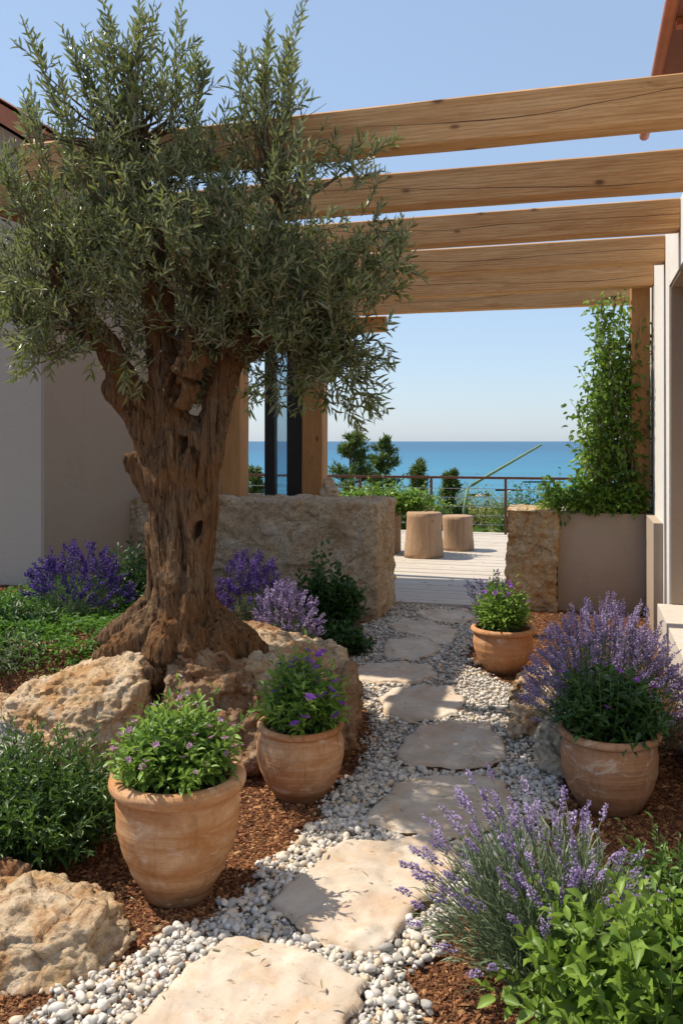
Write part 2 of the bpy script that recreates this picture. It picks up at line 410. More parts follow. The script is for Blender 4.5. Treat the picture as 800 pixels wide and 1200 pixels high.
def pebble_mat():
    t = NT('pebble'); v = t.attr(); c = t.coord('Object')
    col = t.ramp(v, [(0, (.22, .21, .19)), (.15, (.42, .39, .36)), (.4, (.66, .62, .56)), (.6, (.55, .47, .37)), (.72, (.74, .70, .64)), (.92, (.60, .44, .28)), (1, (.78, .75, .70))])
    n = t.noise(c, 90, 4, .6); col = t.mix(t.ramp(n, [(.35, .25), (.6, 0)]), col, (.25, .21, .17))
    t.bsdf(col, .75, t.bump(n, .2, .002), .3); return t.done()
M['pebble'] = pebble_mat()
def mulch_mat():
    t = NT('bark_mulch'); v = t.attr()
    col = t.ramp(v, [(0, (.05, .018, .009)), (.3, (.15, .058, .025)), (.6, (.27, .115, .048)), (.85, (.42, .22, .10)), (1, (.55, .38, .22))])
    t.bsdf(col, .85, None, .2); return t.done()
M['mulch'] = mulch_mat()
def ground_mat():
    t = NT('garden_soil'); c = t.coord('Object')
    n = t.noise(c, 6, 8, .7); f = t.voro(c, 70, 'F1'); fc = t.voro(c, 70, 'F1', 'Color')
    g = t.n('SeparateColor', {0: fc}).outputs[0]
    near = t.mix(t.ramp(n, [(.35, 0), (.7, 1)]), t.ramp(g, [(0, (.06, .026, .013)), (.6, (.16, .07, .032)), (1, (.27, .14, .065))]), (.10, .05, .026))
    far = t.ramp(t.noise(c, .35, 8, .7), [(.35, (.10, .13, .03)), (.55, (.26, .26, .09)), (.7, (.42, .36, .22))])
    y = t.n('SeparateXYZ', {0: c}).outputs[1]
    col = t.mix(t.math('GREATER_THAN', y, 14.8), near, far)
    t.bsdf(col, .95, t.bump(f, .8, .012, t.bump(n, .4, .02)), .15); return t.done()
M['ground'] = ground_mat()
def gravelbed_mat():
    t = NT('gravel_bed'); c = t.coord('Object')
    col = t.ramp(t.n('SeparateColor', {0: t.voro(c, 60, 'F1', 'Color')}).outputs[0], [(0, (.12, .10, .085)), (.5, (.28, .25, .21)), (1, (.4, .36, .3))])
    t.bsdf(col, .9, t.bump(t.voro(c, 60, 'F1'), .8, .01), .2); return t.done()
M['gravelbed'] = gravelbed_mat()
def sea_mat():
    t = NT('sea_water'); c = t.coord('Object')
    n = t.noise(t.mapping(c, (.25, 1, 1)), .06, 6, .6, .3); big = t.noise(t.mapping(c, (.3, 1, 1)), .006, 4, .6, .5)
    y = t.n('SeparateXYZ', {0: c}).outputs[1]
    depth = t.n('MapRange', {'Value': y, 'From Min': 150.0, 'From Max': 1500.0}).outputs[0]
    col = t.ramp(depth, [(0, (.040, .24, .33)), (.35, (.015, .15, .27)), (1, (.010, .09, .19))])
    col = t.mix(t.ramp(big, [(.4, 0), (.7, .35)]), col, (.01, .12, .21))
    col = t.mix(t.ramp(n, [(.45, 0), (.75, .35)]), col, (.006, .09, .17))
    n3 = t.noise(t.mapping(c, (.12, 1, 1)), .25, 5, .65, .4)
    col = t.mix(t.ramp(n3, [(.5, 0), (.72, .45)]), col, (.004, .07, .14))
    col = t.mix(t.ramp(n3, [(.26, .25), (.38, 0)]), col, (.12, .34, .42))  # paler wave glints painted into the water colour
    t.bsdf(col, .35, t.bump(n3, .6, .6, t.bump(n, .5, 1.2)), .18); return t.done()
M['sea'] = sea_mat()
def bark_mat():
    t = NT('olive_bark'); c = t.coord('Object')
    v1 = t.noise(t.mapping(c, (16, 16, 1.7)), 1.8, 9, .72, 1.6); v2 = t.noise(t.mapping(c, (44, 44, 4)), 1.6, 7, .75, .8)
    fur = t.ramp(t.noise(t.mapping(c, (24, 24, 2.6), (3, 1, 2)), 1.5, 7, .68, 1.2), [(.36, 1), (.47, 0)])
    big = t.noise(c, 3.5, 5, .6, .5)
    col = t.mix(t.ramp(v1, [(.34, 0), (.66, 1)]), (.13, .066, .030), (.44, .275, .155))
    col = t.mix(t.ramp(big, [(.42, 0), (.66, .75)]), col, (.36, .15, .045))
    col = t.mix(t.ramp(v2, [(.52, 0), (.72, .6)]), col, (.48, .37, .26))
    col = t.mix(t.math('MULTIPLY', fur, .85), col, (.03, .016, .008))
    b = t.bump(v1, 1.0, .05); b = t.bump(t.math('SUBTRACT', 0, fur), 1.0, .02, b); b = t.bump(v2, 1.0, .02, b)
    t.bsdf(col, .92, b, .15); return t.done()
M['bark'] = bark_mat()

# ------------------------------------------------------------------ templates
def leaf_tmpl(w=.25, widest=.45, fold=.10, curl=.12):
    """unit-length leaf along +Y, normal +Z"""
    a, b = widest * .55, min(.9, widest + .28)
    v = np.array([(0, 0, 0), (-w * .8, a, fold * w + .02), (0, a, -.02), (w * .8, a, fold * w + .02),
                  (-w, b - .12, fold * w), (0, b - .12, -.03), (w, b - .12, fold * w), (0, 1, -curl)], float)
    v[:, 0] *= .5
    tri = np.array([(0, 2, 1), (0, 3, 2), (4, 5, 7), (5, 6, 7)]); quad = np.array([(1, 2, 5, 4), (2, 3, 6, 5)])
    return v, [tri, quad]
def strip_tmpl(w=.1, curl=.15):
    v = np.array([(-w * .3, 0, 0), (w * .3, 0, 0), (-w * .5, .5, .03), (w * .5, .5, .03), (0, 1, -curl)], float)
    return v, [np.array([(0, 1, 3, 2)]), np.array([(2, 3, 4)])]
def bud_tmpl():
    v = np.array([(0, 0, 0), (.5, .45, 0), (0, .45, .5), (-.5, .45, 0), (0, .45, -.5), (0, 1, 0)], float)
    return v, [np.array([(0, 2, 1), (0, 3, 2), (0, 4, 3), (0, 1, 4), (5, 1, 2), (5, 2, 3), (5, 3, 4), (5, 4, 1)])]
def ico_tmpl(sub):
    bm = bmesh.new(); bmesh.ops.create_icosphere(bm, subdivisions=sub, radius=1)
    v = np.array([x.co[:] for x in bm.verts]); f = np.array([[q.index for q in x.verts] for x in bm.faces]); bm.free()
    return v, [f]
OLIVE = leaf_tmpl(.21, .45, .2, .06); LANCE = leaf_tmpl(.28, .42, .25, .16); OVATE = leaf_tmpl(.52, .48, .3, .18)
NARROW = strip_tmpl(.12, .1); BUD = bud_tmpl(); ICO1 = ico_tmpl(1); ICO2 = ico_tmpl(2)

def unit(a): return a / (np.linalg.norm(a, axis=-1, keepdims=True) + 1e-9)
def frames(d, up, sl, sw, sn=None):
    d = unit(d); n = up - d * np.sum(up * d, -1, keepdims=True); n = unit(n); x = np.cross(d, n)
    sn = sw if sn is None else sn
    return np.stack([x * sw[:, None], d * sl[:, None], n * sl[:, None]], -1)
def put_leaves(mb, tm, pos, d, size, var, rng, wide=1.0, upw=1.0):
    n = len(pos)
    up = np.array([0, 0, upw]) + rng.normal(0, .5, (n, 3))
    mb.inst(tm[0], tm[1], pos, frames(d, up, size, size * wide), var)

def bez(p0, p1, p2, t):
    t = t[None, :, None]
    return p0[:, None] * (1 - t) ** 2 + 2 * p1[:, None] * t * (1 - t) + p2[:, None] * t * t
def bez_t(p0, p1, p2, t):
    t = t[None, :, None]
    return unit(2 * (1 - t) * (p1 - p0)[:, None] + 2 * t * (p2 - p1)[:, None])

def dome(rng, n, base, brad, rx, ry, h, lean=(0, 0), inner=.25, up=.8):
    base = np.asarray(base, float)
    ph = rng.uniform(0, 2 * math.pi, n); r = np.sqrt(rng.uniform(0, 1, n))
    br = brad * np.sqrt(rng.uniform(0, 1, n)); 
    p0 = base + np.stack([br * np.cos(ph), br * np.sin(ph), np.zeros(n)], 1)
    hh = h * (np.sqrt(np.clip(1 - .85 * r * r, 0, 1))) * rng.uniform(1 - inner, 1.0, n)
    tip = base + np.stack([rx * r * np.cos(ph) + lean[0] * hh, ry * r * np.sin(ph) + lean[1] * hh, hh], 1)
    mid = p0 + (tip - p0) * np.array([.3, .3, up * .72])
    return p0, mid, tip

def leafy(rng, base, brad, rx, ry, h, nst, per, tm, size, wide=1.0, t0=.3, lean=(0, 0), inner=.35, spread=1.0, curve=None):
    """stems mesh + leaves mesh of a bushy plant"""
    st, lv = MB(), MB()
    p0, p1, p2 = dome(rng, nst, base, brad, rx, ry, h, lean, inner)
    wild = 1 + np.where(rng.random(nst) < .14, rng.uniform(.1, .35, nst), 0)[:, None]
    p2 = p0 + (p2 - p0) * wild
    st.tubes(bez(p0, p1, p2, np.linspace(0, 1, 6)), np.linspace(.0028, .0012, 6), 3)
    t = np.linspace(t0, 1.0, per)
    pos = bez(p0, p1, p2, t).reshape(-1, 3); tan = bez_t(p0, p1, p2, t).reshape(-1, 3)
    sh = (rng.uniform(0, .6, nst)[:, None] + np.linspace(0, .4, per)[None]).ravel()
    ang = (np.arange(per) * 2.4)[None] + rng.uniform(0, 6.28, nst)[:, None]
    ang = ang.ravel() + rng.normal(0, .3, nst * per)
    ref = unit(np.cross(tan, np.array([.3, .2, 1.0]))); bi = np.cross(tan, ref)
    rad = ref * np.cos(ang)[:, None] + bi * np.sin(ang)[:, None]
    near_tip = np.tile(smooth((t - .75) / .25), nst)[:, None]
    d = tan * (.35 + .7 * near_tip) + rad * spread + np.array([0, 0, .15])
    sz = size * rng.uniform(.6, 1.2, nst * per) * np.tile(np.interp(t, [t0, .6, 1], [.8, 1.1, .65]), nst)
    put_leaves(lv, tm, pos + rng.normal(0, .003, pos.shape), d, sz, np.clip(sh + rng.normal(0, .12, len(sh)), 0, 1), rng, wide)
    return st, lv, (p0, p1, p2)

def spikes(mb, rng, tips, tans, length, n, size):
    """lavender flower spikes hanging on stem ends"""
    k = len(tips)
    s = np.linspace(0, 1, n)[None] * np.ones((k, 1)); L = length * rng.uniform(.6, 1.25, k)
    # small gap in the whorls
    s = np.where(s < .18, s * .5, s)
    pos = tips[:, None] - tans[:, None] * (L[:, None] * (1 - s))[..., None]
    ang = rng.uniform(0, 6.28, (k, n))
    ref = unit(np.cross(tans, np.array([.4, .1, 1.0]))); bi = np.cross(tans, ref)
    rad = ref[:, None] * np.cos(ang)[..., None] + bi[:, None] * np.sin(ang)[..., None]
    w = np.interp(np.linspace(0, 1, n), [0, .3, .7, 1], [.7, 1, .9, .5]) * size
    pos = pos + rad * (w * .45)[None, :, None]
    d = rad * .8 + tans[:, None] * .9
    sz = (w[None] * rng.uniform(.7, 1.3, (k, n))).ravel()
    var = np.clip((rng.uniform(.1, .7, k)[:, None] + rng.normal(0, .2, (k, n))).ravel(), 0, 1)
    d = d.reshape(-1, 3)
    mb.inst(BUD[0], BUD[1], pos.reshape(-1, 3), frames(d, rng.normal(0, 1, d.shape), sz * 1.25, sz * .8), var)

def lavender(name, seed, base, brad, rx, ry, h, n, nleaf, label, group, fl='lav_flower', lean=(0, 0), leafh=.6, spike=.06, bud=.011, nb=20):
    rng = np.random.default_rng(seed)
    root = thing(name, base, label, 'lavender', group)
    st, lv, fw = MB(), MB(), MB()
    p0, p1, p2 = dome(rng, n, base, brad, rx, ry, h, lean, .3, 1.0)
    st.tubes(bez(p0, p1, p2, np.linspace(0, 1, 7)), np.linspace(.0016, .001, 7), 3, rng.uniform(.2, .8, n))
    tan = bez_t(p0, p1, p2, np.array([1.0]))[:, 0]
    spikes(fw, rng, p2, tan, spike, nb, bud)
    # a second, lower whorl on some stems
    q = rng.random(n) < .35
    pm = bez(p0, p1, p2, np.array([.80]))[:, 0]; tm_ = bez_t(p0, p1, p2, np.array([.80]))[:, 0]
    spikes(fw, rng, pm[q], tm_[q], spike * .25, 7, bud * .9)
    # leaves
    a0, a1, a2 = dome(rng, nleaf, base, brad, rx * .85, ry * .85, h * leafh, (lean[0] * .6, lean[1] * .6), .4)
    st.tubes(bez(a0, a1, a2, np.linspace(0, 1, 5)), np.linspace(.002, .001, 5), 3, .3)
    per = 16; t = np.linspace(.15, 1, per)
    pos = bez(a0, a1, a2, t).reshape(-1, 3); tg = bez_t(a0, a1, a2, t).reshape(-1, 3)
    rad = unit(rng.normal(0, 1, tg.shape)); d = tg * 1.0 + rad * .55
    sz = .045 * rng.uniform(.6, 1.3, len(pos))
    put_leaves(lv, NARROW, pos, d, sz, np.clip(rng.uniform(0, 1, len(pos)), 0, 1), rng, .75)
    part('stems', st, M['lav_leaf'], root); part('leaves', lv, M['lav_leaf'], root); part('flower_spikes', fw, M[fl], root)
    return root

# ------------------------------------------------------------------ world, sun, camera
EL, AZ = R(54), R(-3)           # sun from -X, azimuth offset towards the camera is positive
sund = np.array([-math.cos(EL) * math.cos(AZ), -math.cos(EL) * math.sin(AZ), math.sin(EL)])
w = bpy.data.worlds.new('World'); SC.world = w; w.use_nodes = True
wt = w.node_tree; wt.nodes.clear()
sky = wt.nodes.new('ShaderNodeTexSky'); sky.sky_type = 'NISHITA'; sky.sun_disc = False
sky.sun_elevation = EL; sky.sun_rotation = R(270) - AZ; sky.air_density = 1.0; sky.dust_density = .6; sky.ozone_density = 1.0; sky.altitude = 20
bg = wt.nodes.new('ShaderNodeBackground'); bg.inputs[1].default_value = .15
wo = wt.nodes.new('ShaderNodeOutputWorld'); EXPO = 1.23
def cmix(mode, col):
    x = wt.nodes.new('ShaderNodeMix'); x.data_type = 'RGBA'; x.blend_type = mode; x.clamp_result = False; x.inputs[0].default_value = 1; x.inputs[7].default_value = (*col, 1); return x
dim = cmix('MULTIPLY', [.5 / EXPO] * 3); veil = cmix('ADD', [c_ / (EXPO * .15) for c_ in (.262, .352, .492)])
wt.links.new(sky.outputs[0], dim.inputs[6]); wt.links.new(dim.outputs[2], veil.inputs[6]); wt.links.new(veil.outputs[2], bg.inputs[0]); wt.links.new(bg.outputs[0], wo.inputs[0])
sl = bpy.data.lights.new('sun', 'SUN'); sl.energy = 4.95; sl.angle = R(.53); sl.color = (1, .915, .77)
so = bpy.data.objects.new('sun', sl); C.objects.link(so); so.rotation_euler = Vector(sund).to_track_quat('Z', 'Y').to_euler(); so.location = (-6, 2, 9)
cam = bpy.data.cameras.new('camera'); co = bpy.data.objects.new('camera', cam); C.objects.link(co)
cam.sensor_fit = 'VERTICAL'; cam.sensor_height = 36; cam.sensor_width = 24; cam.lens = 36 * F / 1200
cam.shift_y = -(600 - HV) / 1200; cam.clip_end = 60000; cam.clip_start = .05
co.location = (0, 0, EYE); co.rotation_euler = (R(90), 0, YAW); SC.camera = co
SC.view_settings.view_transform = 'Standard'; SC.view_settings.look = 'None'; SC.view_settings.exposure = 0.30; SC.view_settings.gamma = 1
SC.cycles.max_bounces = 8; SC.cycles.diffuse_bounces = 4; SC.cycles.transparent_max_bounces = 8

# ------------------------------------------------------------------ ground, sea
def axis(*segs):
    return np.unique(np.concatenate([np.linspace(a, b, n) for a, b, n in segs]).round(4))
gx = axis((-400, -12, 30), (-12, -4, 30), (-4, 1.5, 90), (1.5, 12, 30), (12, 400, 30))
gy = axis((-30, 1.5, 12), (1.5, 8.5, 110), (8.5, 14.85, 20), (14.85, 14.95, 3), (15, 140, 60))
X, Y = np.meshgrid(gx, gy); Z = ground_h(X, Y)
i = np.arange(len(gy) - 1)[:, None] * len(gx); j = np.arange(len(gx) - 1)[None]
gq = np.stack([i + j, i + j + 1, i + len(gx) + j + 1, i + len(gx) + j], -1).reshape(-1, 4)
setting('ground', MB().add(np.stack([X, Y, Z], -1).reshape(-1, 3), gq), M['ground'], 'structure', True)
sea = MB().add([(-30000, 90, -12), (30000, 90, -12), (30000, 45000, -12), (-30000, 45000, -12)], np.array([(0, 1, 2, 3)]))
setting('sea', sea, M['sea'])

# ------------------------------------------------------------------ stepping stones
SLABS = [
 ([(120, 1235), (150, 1192), (205, 1145), (262, 1100), (290, 1093), (335, 1099), (395, 1126), (433, 1150), (432, 1168), (405, 1190), (385, 1235)], 'largest pale stepping stone nearest the camera with rusty edges', .045),
 ([(318, 1052), (336, 1030), (375, 1000), (402, 985), (450, 978), (520, 980), (545, 1005), (520, 1040), (480, 1072), (452, 1105), (425, 1110), (385, 1100), (345, 1078)], 'broad sunlit stepping stone crossed by the big pot\'s round shadow', .045),
 ([(424, 958), (445, 935), (466, 914), (500, 907), (560, 907), (590, 913), (606, 935), (590, 962), (540, 978), (480, 975)], 'wide grey stepping stone dappled with leaf shadow beside front lavender', .04),
 ([(464, 884), (472, 862), (490, 848), (528, 842), (574, 846), (590, 866), (592, 884), (575, 894), (530, 896), (480, 893)], 'oblong grey stepping stone in tree shade with rounded corners', .05),
 ([(444, 815), (460, 806), (500, 803), (532, 806), (545, 820), (538, 833), (505, 841), (475, 843), (448, 833)], 'half sunlit stepping stone level with the two boulders on right', .04),
 ([(415, 783), (430, 776), (475, 775), (505, 779), (512, 789), (490, 798), (450, 799), (420, 795)], 'narrow stepping stone crossed by a bright band of sunlight', .04),
 ([(447, 760), (455, 748), (480, 745), (510, 748), (519, 758), (500, 769), (470, 773), (452, 770)], 'rounded grey stepping stone, third from the wooden deck', .035),
 ([(453, 731), (470, 724), (500, 727), (535, 737), (530, 751), (512, 753), (490, 744), (465, 740)], 'flat irregular stepping stone, second from the wooden deck', .035),
 ([(484, 717), (510, 713), (548, 713), (560, 722), (545, 729), (510, 728)], 'small grey stepping stone touching the wooden deck edge', .03),
]
def inside(p, poly):
    x, y = p[:, 0], p[:, 1]; r = np.zeros(len(p), bool); n = len(poly)
    for a in range(n):
        x0, y0 = poly[a]; x1, y1 = poly[(a + 1) % n]
        c = ((y0 > y) != (y1 > y)) & (x < (x1 - x0) * (y - y0) / (y1 - y0 + 1e-12) + x0)
        r ^= c
    return r
slab_polys = []
for k, (pl, lab, th) in enumerate(SLABS):
    q = np.array([P(u, v, th) for u, v in pl]); n = 180
    # closed resample
    seg = np.linalg.norm(np.roll(q, -1, 0) - q, axis=1); cum = np.concatenate([[0], np.cumsum(seg)]); qq = np.vstack([q, q[:1]])
    s = np.linspace(0, cum[-1], n, endpoint=False)
    out = np.stack([np.interp(s, cum, qq[:, c]) for c in range(3)], 1)
    for _ in range(1): out = .5 * out + .25 * (np.roll(out, 1, 0) + np.roll(out, -1, 0))
    c = out.mean(0); slab_polys.append(out[:, :2].copy())
    jit = np.array([mnoise.fractal(Vector((p[0] * 8, p[1] * 8, k * 3.3)), .8, 2.1, 6) * 1.3 for p in out])
    out[:, :2] += unit(out[:, :2] - c[:2]) * (jit * .018)[:, None]
    sc3 = [(1.0, -.020), (.985, -.009), (.96, -.003)]
    pts2, fall = [], []
    for f_, z_ in sc3:
        pts2 += [tuple(x) for x in (c + (out - c) * f_)[:, :2]]; fall += [z_] * n
    g_ = .014; lo, hi = out[:, :2].min(0), out[:, :2].max(0)
    gg = np.stack(np.meshgrid(np.arange(lo[0], hi[0], g_), np.arange(lo[1], hi[1], g_)), -1).reshape(-1, 2); gg = gg + RNG.uniform(-.3, .3, gg.shape) * g_
    gg = gg[inside(gg, (c + (out - c) * .94)[:, :2])]
    pts2 += [tuple(x) for x in gg]; fall += [0.0] * len(gg)
    vo, _e, fo, ov, _oe, _of = delaunay_2d_cdt([Vector(p) for p in pts2], [(i_, (i_ + 1) % n) for i_ in range(n)], [], 1, 1e-6)
    fz = np.array([fall[o_[0]] if o_ else 0 for o_ in ov]); vo = np.array([tuple(v) for v in vo])
    zz = th + fz + np.array([mnoise.fractal(Vector((p[0] * 7, p[1] * 7, k)), .8, 2.1, 6) * .010 + mnoise.noise(Vector((p[0] * 2, p[1] * 2, k * 5))) * .007 for p in vo])
    zz += facets(np.column_stack([vo, np.full(len(vo), k * 1.3)]), np.array([6., 6, 1]), k, .10, .02) * .5
    V = np.column_stack([vo, zz]); fs = [tuple(f_) for f_ in fo if len(f_) == 3]
    rim_ = [next(i_ for i_, o_ in enumerate(ov) if a_ in o_) for a_ in range(n)]
    low = V[rim_].copy(); low[:, :2] += unit(low[:, :2] - c[:2]) * (jit * .02 + .006)[:, None]; low[:, 2] = -.02
    o0 = len(V); V = np.vstack([V, low])
    fs += [(rim_[a_], o0 + a_, o0 + (a_ + 1) % n, rim_[(a_ + 1) % n]) for a_ in range(n)]
    single('stepping_stone', MB().add(V, fs, (k * .37) % 1), M['slab'], (c[0], c[1], 0), lab, 'stepping stone', 'stepping stones of the garden path', True)

# ------------------------------------------------------------------ gravel and mulch
GP = [(-60, 1290), (40, 1185), (110, 1150), (170, 1118), (235, 1082), (290, 1048), (330, 1005), (372, 962), (408, 915), (432, 885), (436, 855), (426, 822), (408, 800), (396, 770), (400, 752), (425, 738), (450, 722), (462, 709),
      (600, 709), (590, 730), (552, 752), (545, 775), (560, 790), (598, 802), (604, 850), (622, 880), (660, 915), (650, 960), (560, 1050), (500, 1110), (470, 1140), (490, 1170), (500, 1290)]
gpoly = np.array([P(u, v)[:2] for u, v in GP])
bed = MB(); bm = bmesh.new()
vs = [bm.verts.new((x, y, .006)) for x, y in gpoly]; f = bm.faces.new(vs); bmesh.ops.triangulate(bm, faces=[f])
bm.verts.index_update()
bed.add([v.co[:] for v in bm.verts], np.array([[v.index for v in f.verts] for f in bm.faces])); bm.free()
def scatter(poly, cell, rng, wob=0.0):
    lo, hi = poly.min(0), poly.max(0)
    a = np.stack(np.meshgrid(np.arange(lo[0], hi[0], cell), np.arange(lo[1], hi[1], cell)), -1).reshape(-1, 2)
    a = a + rng.uniform(-.5, .5, a.shape) * cell
    t = a
    if wob: t = a + np.stack([np.sin(a[:, 1] * 9) + np.sin(a[:, 1] * 23 + 1), np.sin(a[:, 0] * 11) + np.cos(a[:, 0] * 27)], 1) * wob + rng.normal(0, wob, a.shape)
    return a[inside(t, poly)]
rng = np.random.default_rng(5)
pp = scatter(gpoly, .0128, rng, .022)
keep = np.ones(len(pp), bool)
for sp in slab_polys:
    c = sp.mean(0); keep &= ~inside(pp, c + (sp - c) * .99)
pp = pp[keep]
dd = pp @ FWD[:2]
near = (dd < 4.2)
keep = near | (rng.random(len(pp)) < .8); pp, dd, near = pp[keep], dd[keep], near[keep]
pb = MB()
def rotz_tilt(yaw, tilt, ax):
    n = len(yaw); cz, sz = np.cos(yaw), np.sin(yaw)
    Zr = np.zeros((n, 3, 3)); Zr[:, 0, 0] = cz; Zr[:, 0, 1] = -sz; Zr[:, 1, 0] = sz; Zr[:, 1, 1] = cz; Zr[:, 2, 2] = 1
    c, s = np.cos(tilt), np.sin(tilt); X = np.zeros((n, 3, 3)); X[:, 0, 0] = 1; X[:, 1, 1] = c; X[:, 1, 2] = -s; X[:, 2, 1] = s; X[:, 2, 2] = c
    return Zr @ X
grp = rng.integers(0, 6, len(pp))
for g_ in range(6):
    tr_ = np.random.default_rng(300 + g_)
    for msk, T in ((near, ICO2), (~near, ICO1)):
        q = pp[msk & (grp == g_)]; n = len(q)
        r = np.clip(rng.lognormal(math.log(.0078), .42, n), .0045, .019)
        Mx = rotz_tilt(rng.uniform(0, 6.28, n), rng.normal(0, .5, n), None) * np.stack([r * rng.uniform(1, 1.6, n), r * rng.uniform(.75, 1.05, n), r * rng.uniform(.55, .9, n)], -1)[:, None, :]
        tv = T[0].copy()
        for _k in range(5):      # knock flat facets off the ball
            nn = unit(tr_.normal(0, 1, 3)); e = tv @ nn - tr_.uniform(.55, .85); tv = tv - np.maximum(e, 0)[:, None] * nn
        tv = tv * (1 + tr_.normal(0, .05, (len(tv), 1)))
        pos = np.column_stack([q, .006 + r * rng.uniform(.2, 1.5, n)])
        pb.inst(tv, T[1], pos, Mx, rng.random(n))
setting('gravel_bed', bed, M['gravelbed'], 'stuff', label='compact bed under the white path gravel', cat='gravel')
setting('gravel', pb, M['pebble'], 'stuff', True, 'white and grey pebbles filling the path between stones', 'gravel')
# mulch chips on both sides
rng = np.random.default_rng(6)
mpoly = np.array([P(u, v)[:2] for u, v in [(-150, 1290), (-150, 735), (440, 735), (470, 707), (640, 700), (820, 705), (1000, 800), (1000, 1290)]])
mp = scatter(mpoly, .0105, rng)
mp = mp[~inside(mp + rng.normal(0, .02, mp.shape), gpoly)]
mp = mp[rng.random(len(mp)) < np.clip(4.6 / (mp @ FWD[:2]), 0, 1) ** 2.2]
mp = mp[mp[:, 0] < .56]
stray = scatter(gpoly, .03, rng); stray = stray[rng.random(len(stray)) < np.where((project(np.column_stack([stray, np.zeros(len(stray))]))[0] < 175) & (project(np.column_stack([stray, np.zeros(len(stray))]))[1] > 1115), .8, .13)]
mp = np.vstack([mp, stray]); n = len(mp)
r = rng.lognormal(math.log(.0050), .38, n)
CH = np.array([(-1, -.5, -.3), (.9, -.7, -.3), (1, .6, -.3), (-.8, .7, -.3), (-.7, -.4, .4), (.8, -.5, .3), (.7, .5, .5), (-.8, .4, .3)], float)
CF = [np.array([(0, 3, 2, 1), (4, 5, 6, 7), (0, 1, 5, 4), (1, 2, 6, 5), (2, 3, 7, 6), (3, 0, 4, 7)])]
Mx = rotz_tilt(rng.uniform(0, 6.28, n), rng.normal(0, .6, n), None) * np.stack([r * rng.uniform(.8, 1.6, n), r, r * rng.uniform(.5, 1, n)], -1)[:, None, :]
r *= np.clip((mp @ FWD[:2]) / 4.6, 1, 2)
mz = ground_h(mp[:, 0], mp[:, 1]) + r * .4
mz[-len(stray):] += .015
mb = MB().inst(CH, CF, np.column_stack([mp, mz]), Mx, np.clip(rng.beta(1.6, 2.2, n), 0, 1))
setting('bark_mulch', mb, M['mulch'], 'stuff', label='loose red brown bark mulch on the beds', cat='mulch')

# ------------------------------------------------------------------ boulders
def boulder(name, pts, mat, label, seed, group='boulders edging the beds', voxel=.0095, amp=.034, fine=.012, relaxn=1, world=False):
    q = np.array(pts if world else [PD(*p) for p in pts])
    bm = bmesh.new()
    for p in q: bm.verts.new(p)
    r = bmesh.ops.convex_hull(bm, input=bm.verts)
    for v in [v for v in bm.verts if not v.link_faces]: bm.verts.remove(v)
    bm.normal_update(); bm.verts.index_update()
    h = MB().add([v.co[:] for v in bm.verts], np.array([[v.index for v in f.verts] for f in bm.faces])); bm.free()
    V, N, fl = remesh(h, voxel)
    V = relax(V, fl, relaxn)
    size = np.ptp(V, axis=0).max()
    N = normals(V, fl)
    V = V + N * (vnoise(V, 3.2 / max(size, .25), seed, 3) * amp * .9)[:, None]
    N = normals(V, fl)
    k_ = 1.0 if size < 2.5 else .35
    V = V + N * (facets(V, np.array([5., 5, 7.5]) * k_, seed, .20, .05))[:, None]; N = normals(V, fl)
    V = V + N * (facets(V, np.array([15., 15, 22]) * k_, seed + 9, .20, .06))[:, None]; N = normals(V, fl)
    V = V + N * (vnoise(V, 10, seed + 3, 5) * amp * .22)[:, None] + N * (vnoise(V, 34, seed + 5, 4) * fine * 1.0)[:, None]
    V[:, 2] = np.maximum(V[:, 2], -.15)
    loc = (V[:, 0].mean(), V[:, 1].mean(), max(V[:, 2].min(), 0))
    return single(name, MB().add(V, fl), M[mat], loc, label, 'boulder', group, True)

boulder('boulder', [(-70, 1045, 2.75), (0, 1034, 2.85), (60, 1024, 2.95), (118, 1030, 2.95), (150, 1062, 2.8), (166, 1098, 2.68), (150, 1122, 2.62), (-70, 1090, 2.55), (60, 1075, 2.62), (105, 1158, 2.50), (50, 1172, 2.46), (-70, 1180, 2.42), (-70, 1090, 3.05), (60, 1075, 3.15), (140, 1100, 2.95)], 'rock', 'sunlit tan boulder at the path edge in front of the biggest pot', 1)
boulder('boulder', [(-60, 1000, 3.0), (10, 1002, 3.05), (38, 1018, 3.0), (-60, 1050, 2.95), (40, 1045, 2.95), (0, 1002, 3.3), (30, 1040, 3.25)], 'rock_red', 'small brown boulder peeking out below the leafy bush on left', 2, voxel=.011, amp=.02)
boulder('boulder', [(-30, 840, 4.1), (35, 802, 4.3), (90, 783, 4.38), (150, 760, 4.42), (168, 764, 4.36), (176, 785, 4.28), (96, 832, 4.02), (150, 800, 4.14), (-30, 905, 3.92), (60, 915, 3.86), (120, 925, 3.86), (172, 905, 4.0), (183, 850, 4.2), (-30, 850, 4.8), (150, 770, 4.9), (180, 860, 4.8)], 'rock', 'longest boulder below the trunk, sunlit sloping top with grey scar', 3, amp=.04)
boulder('boulder', [(22, 800, 4.75), (62, 748, 4.85), (80, 752, 4.8), (112, 765, 4.8), (118, 790, 4.7), (20, 830, 4.6), (110, 830, 4.6), (60, 760, 5.2), (112, 780, 5.2), (30, 820, 5.2)], 'rock', 'pointed tan boulder behind the longest one, beside bright ground cover', 4)
boulder('boulder', [(196, 775, 4.25), (225, 762, 4.3), (270, 768, 4.3), (300, 790, 4.25), (305, 830, 4.15), (190, 830, 4.12), (196, 895, 4.0), (250, 905, 3.95), (310, 900, 4.0), (200, 780, 4.8), (300, 790, 4.8), (250, 890, 4.8)], 'rock_red', 'shaded red brown boulder directly under the trunk behind biggest pot', 5, amp=.045)
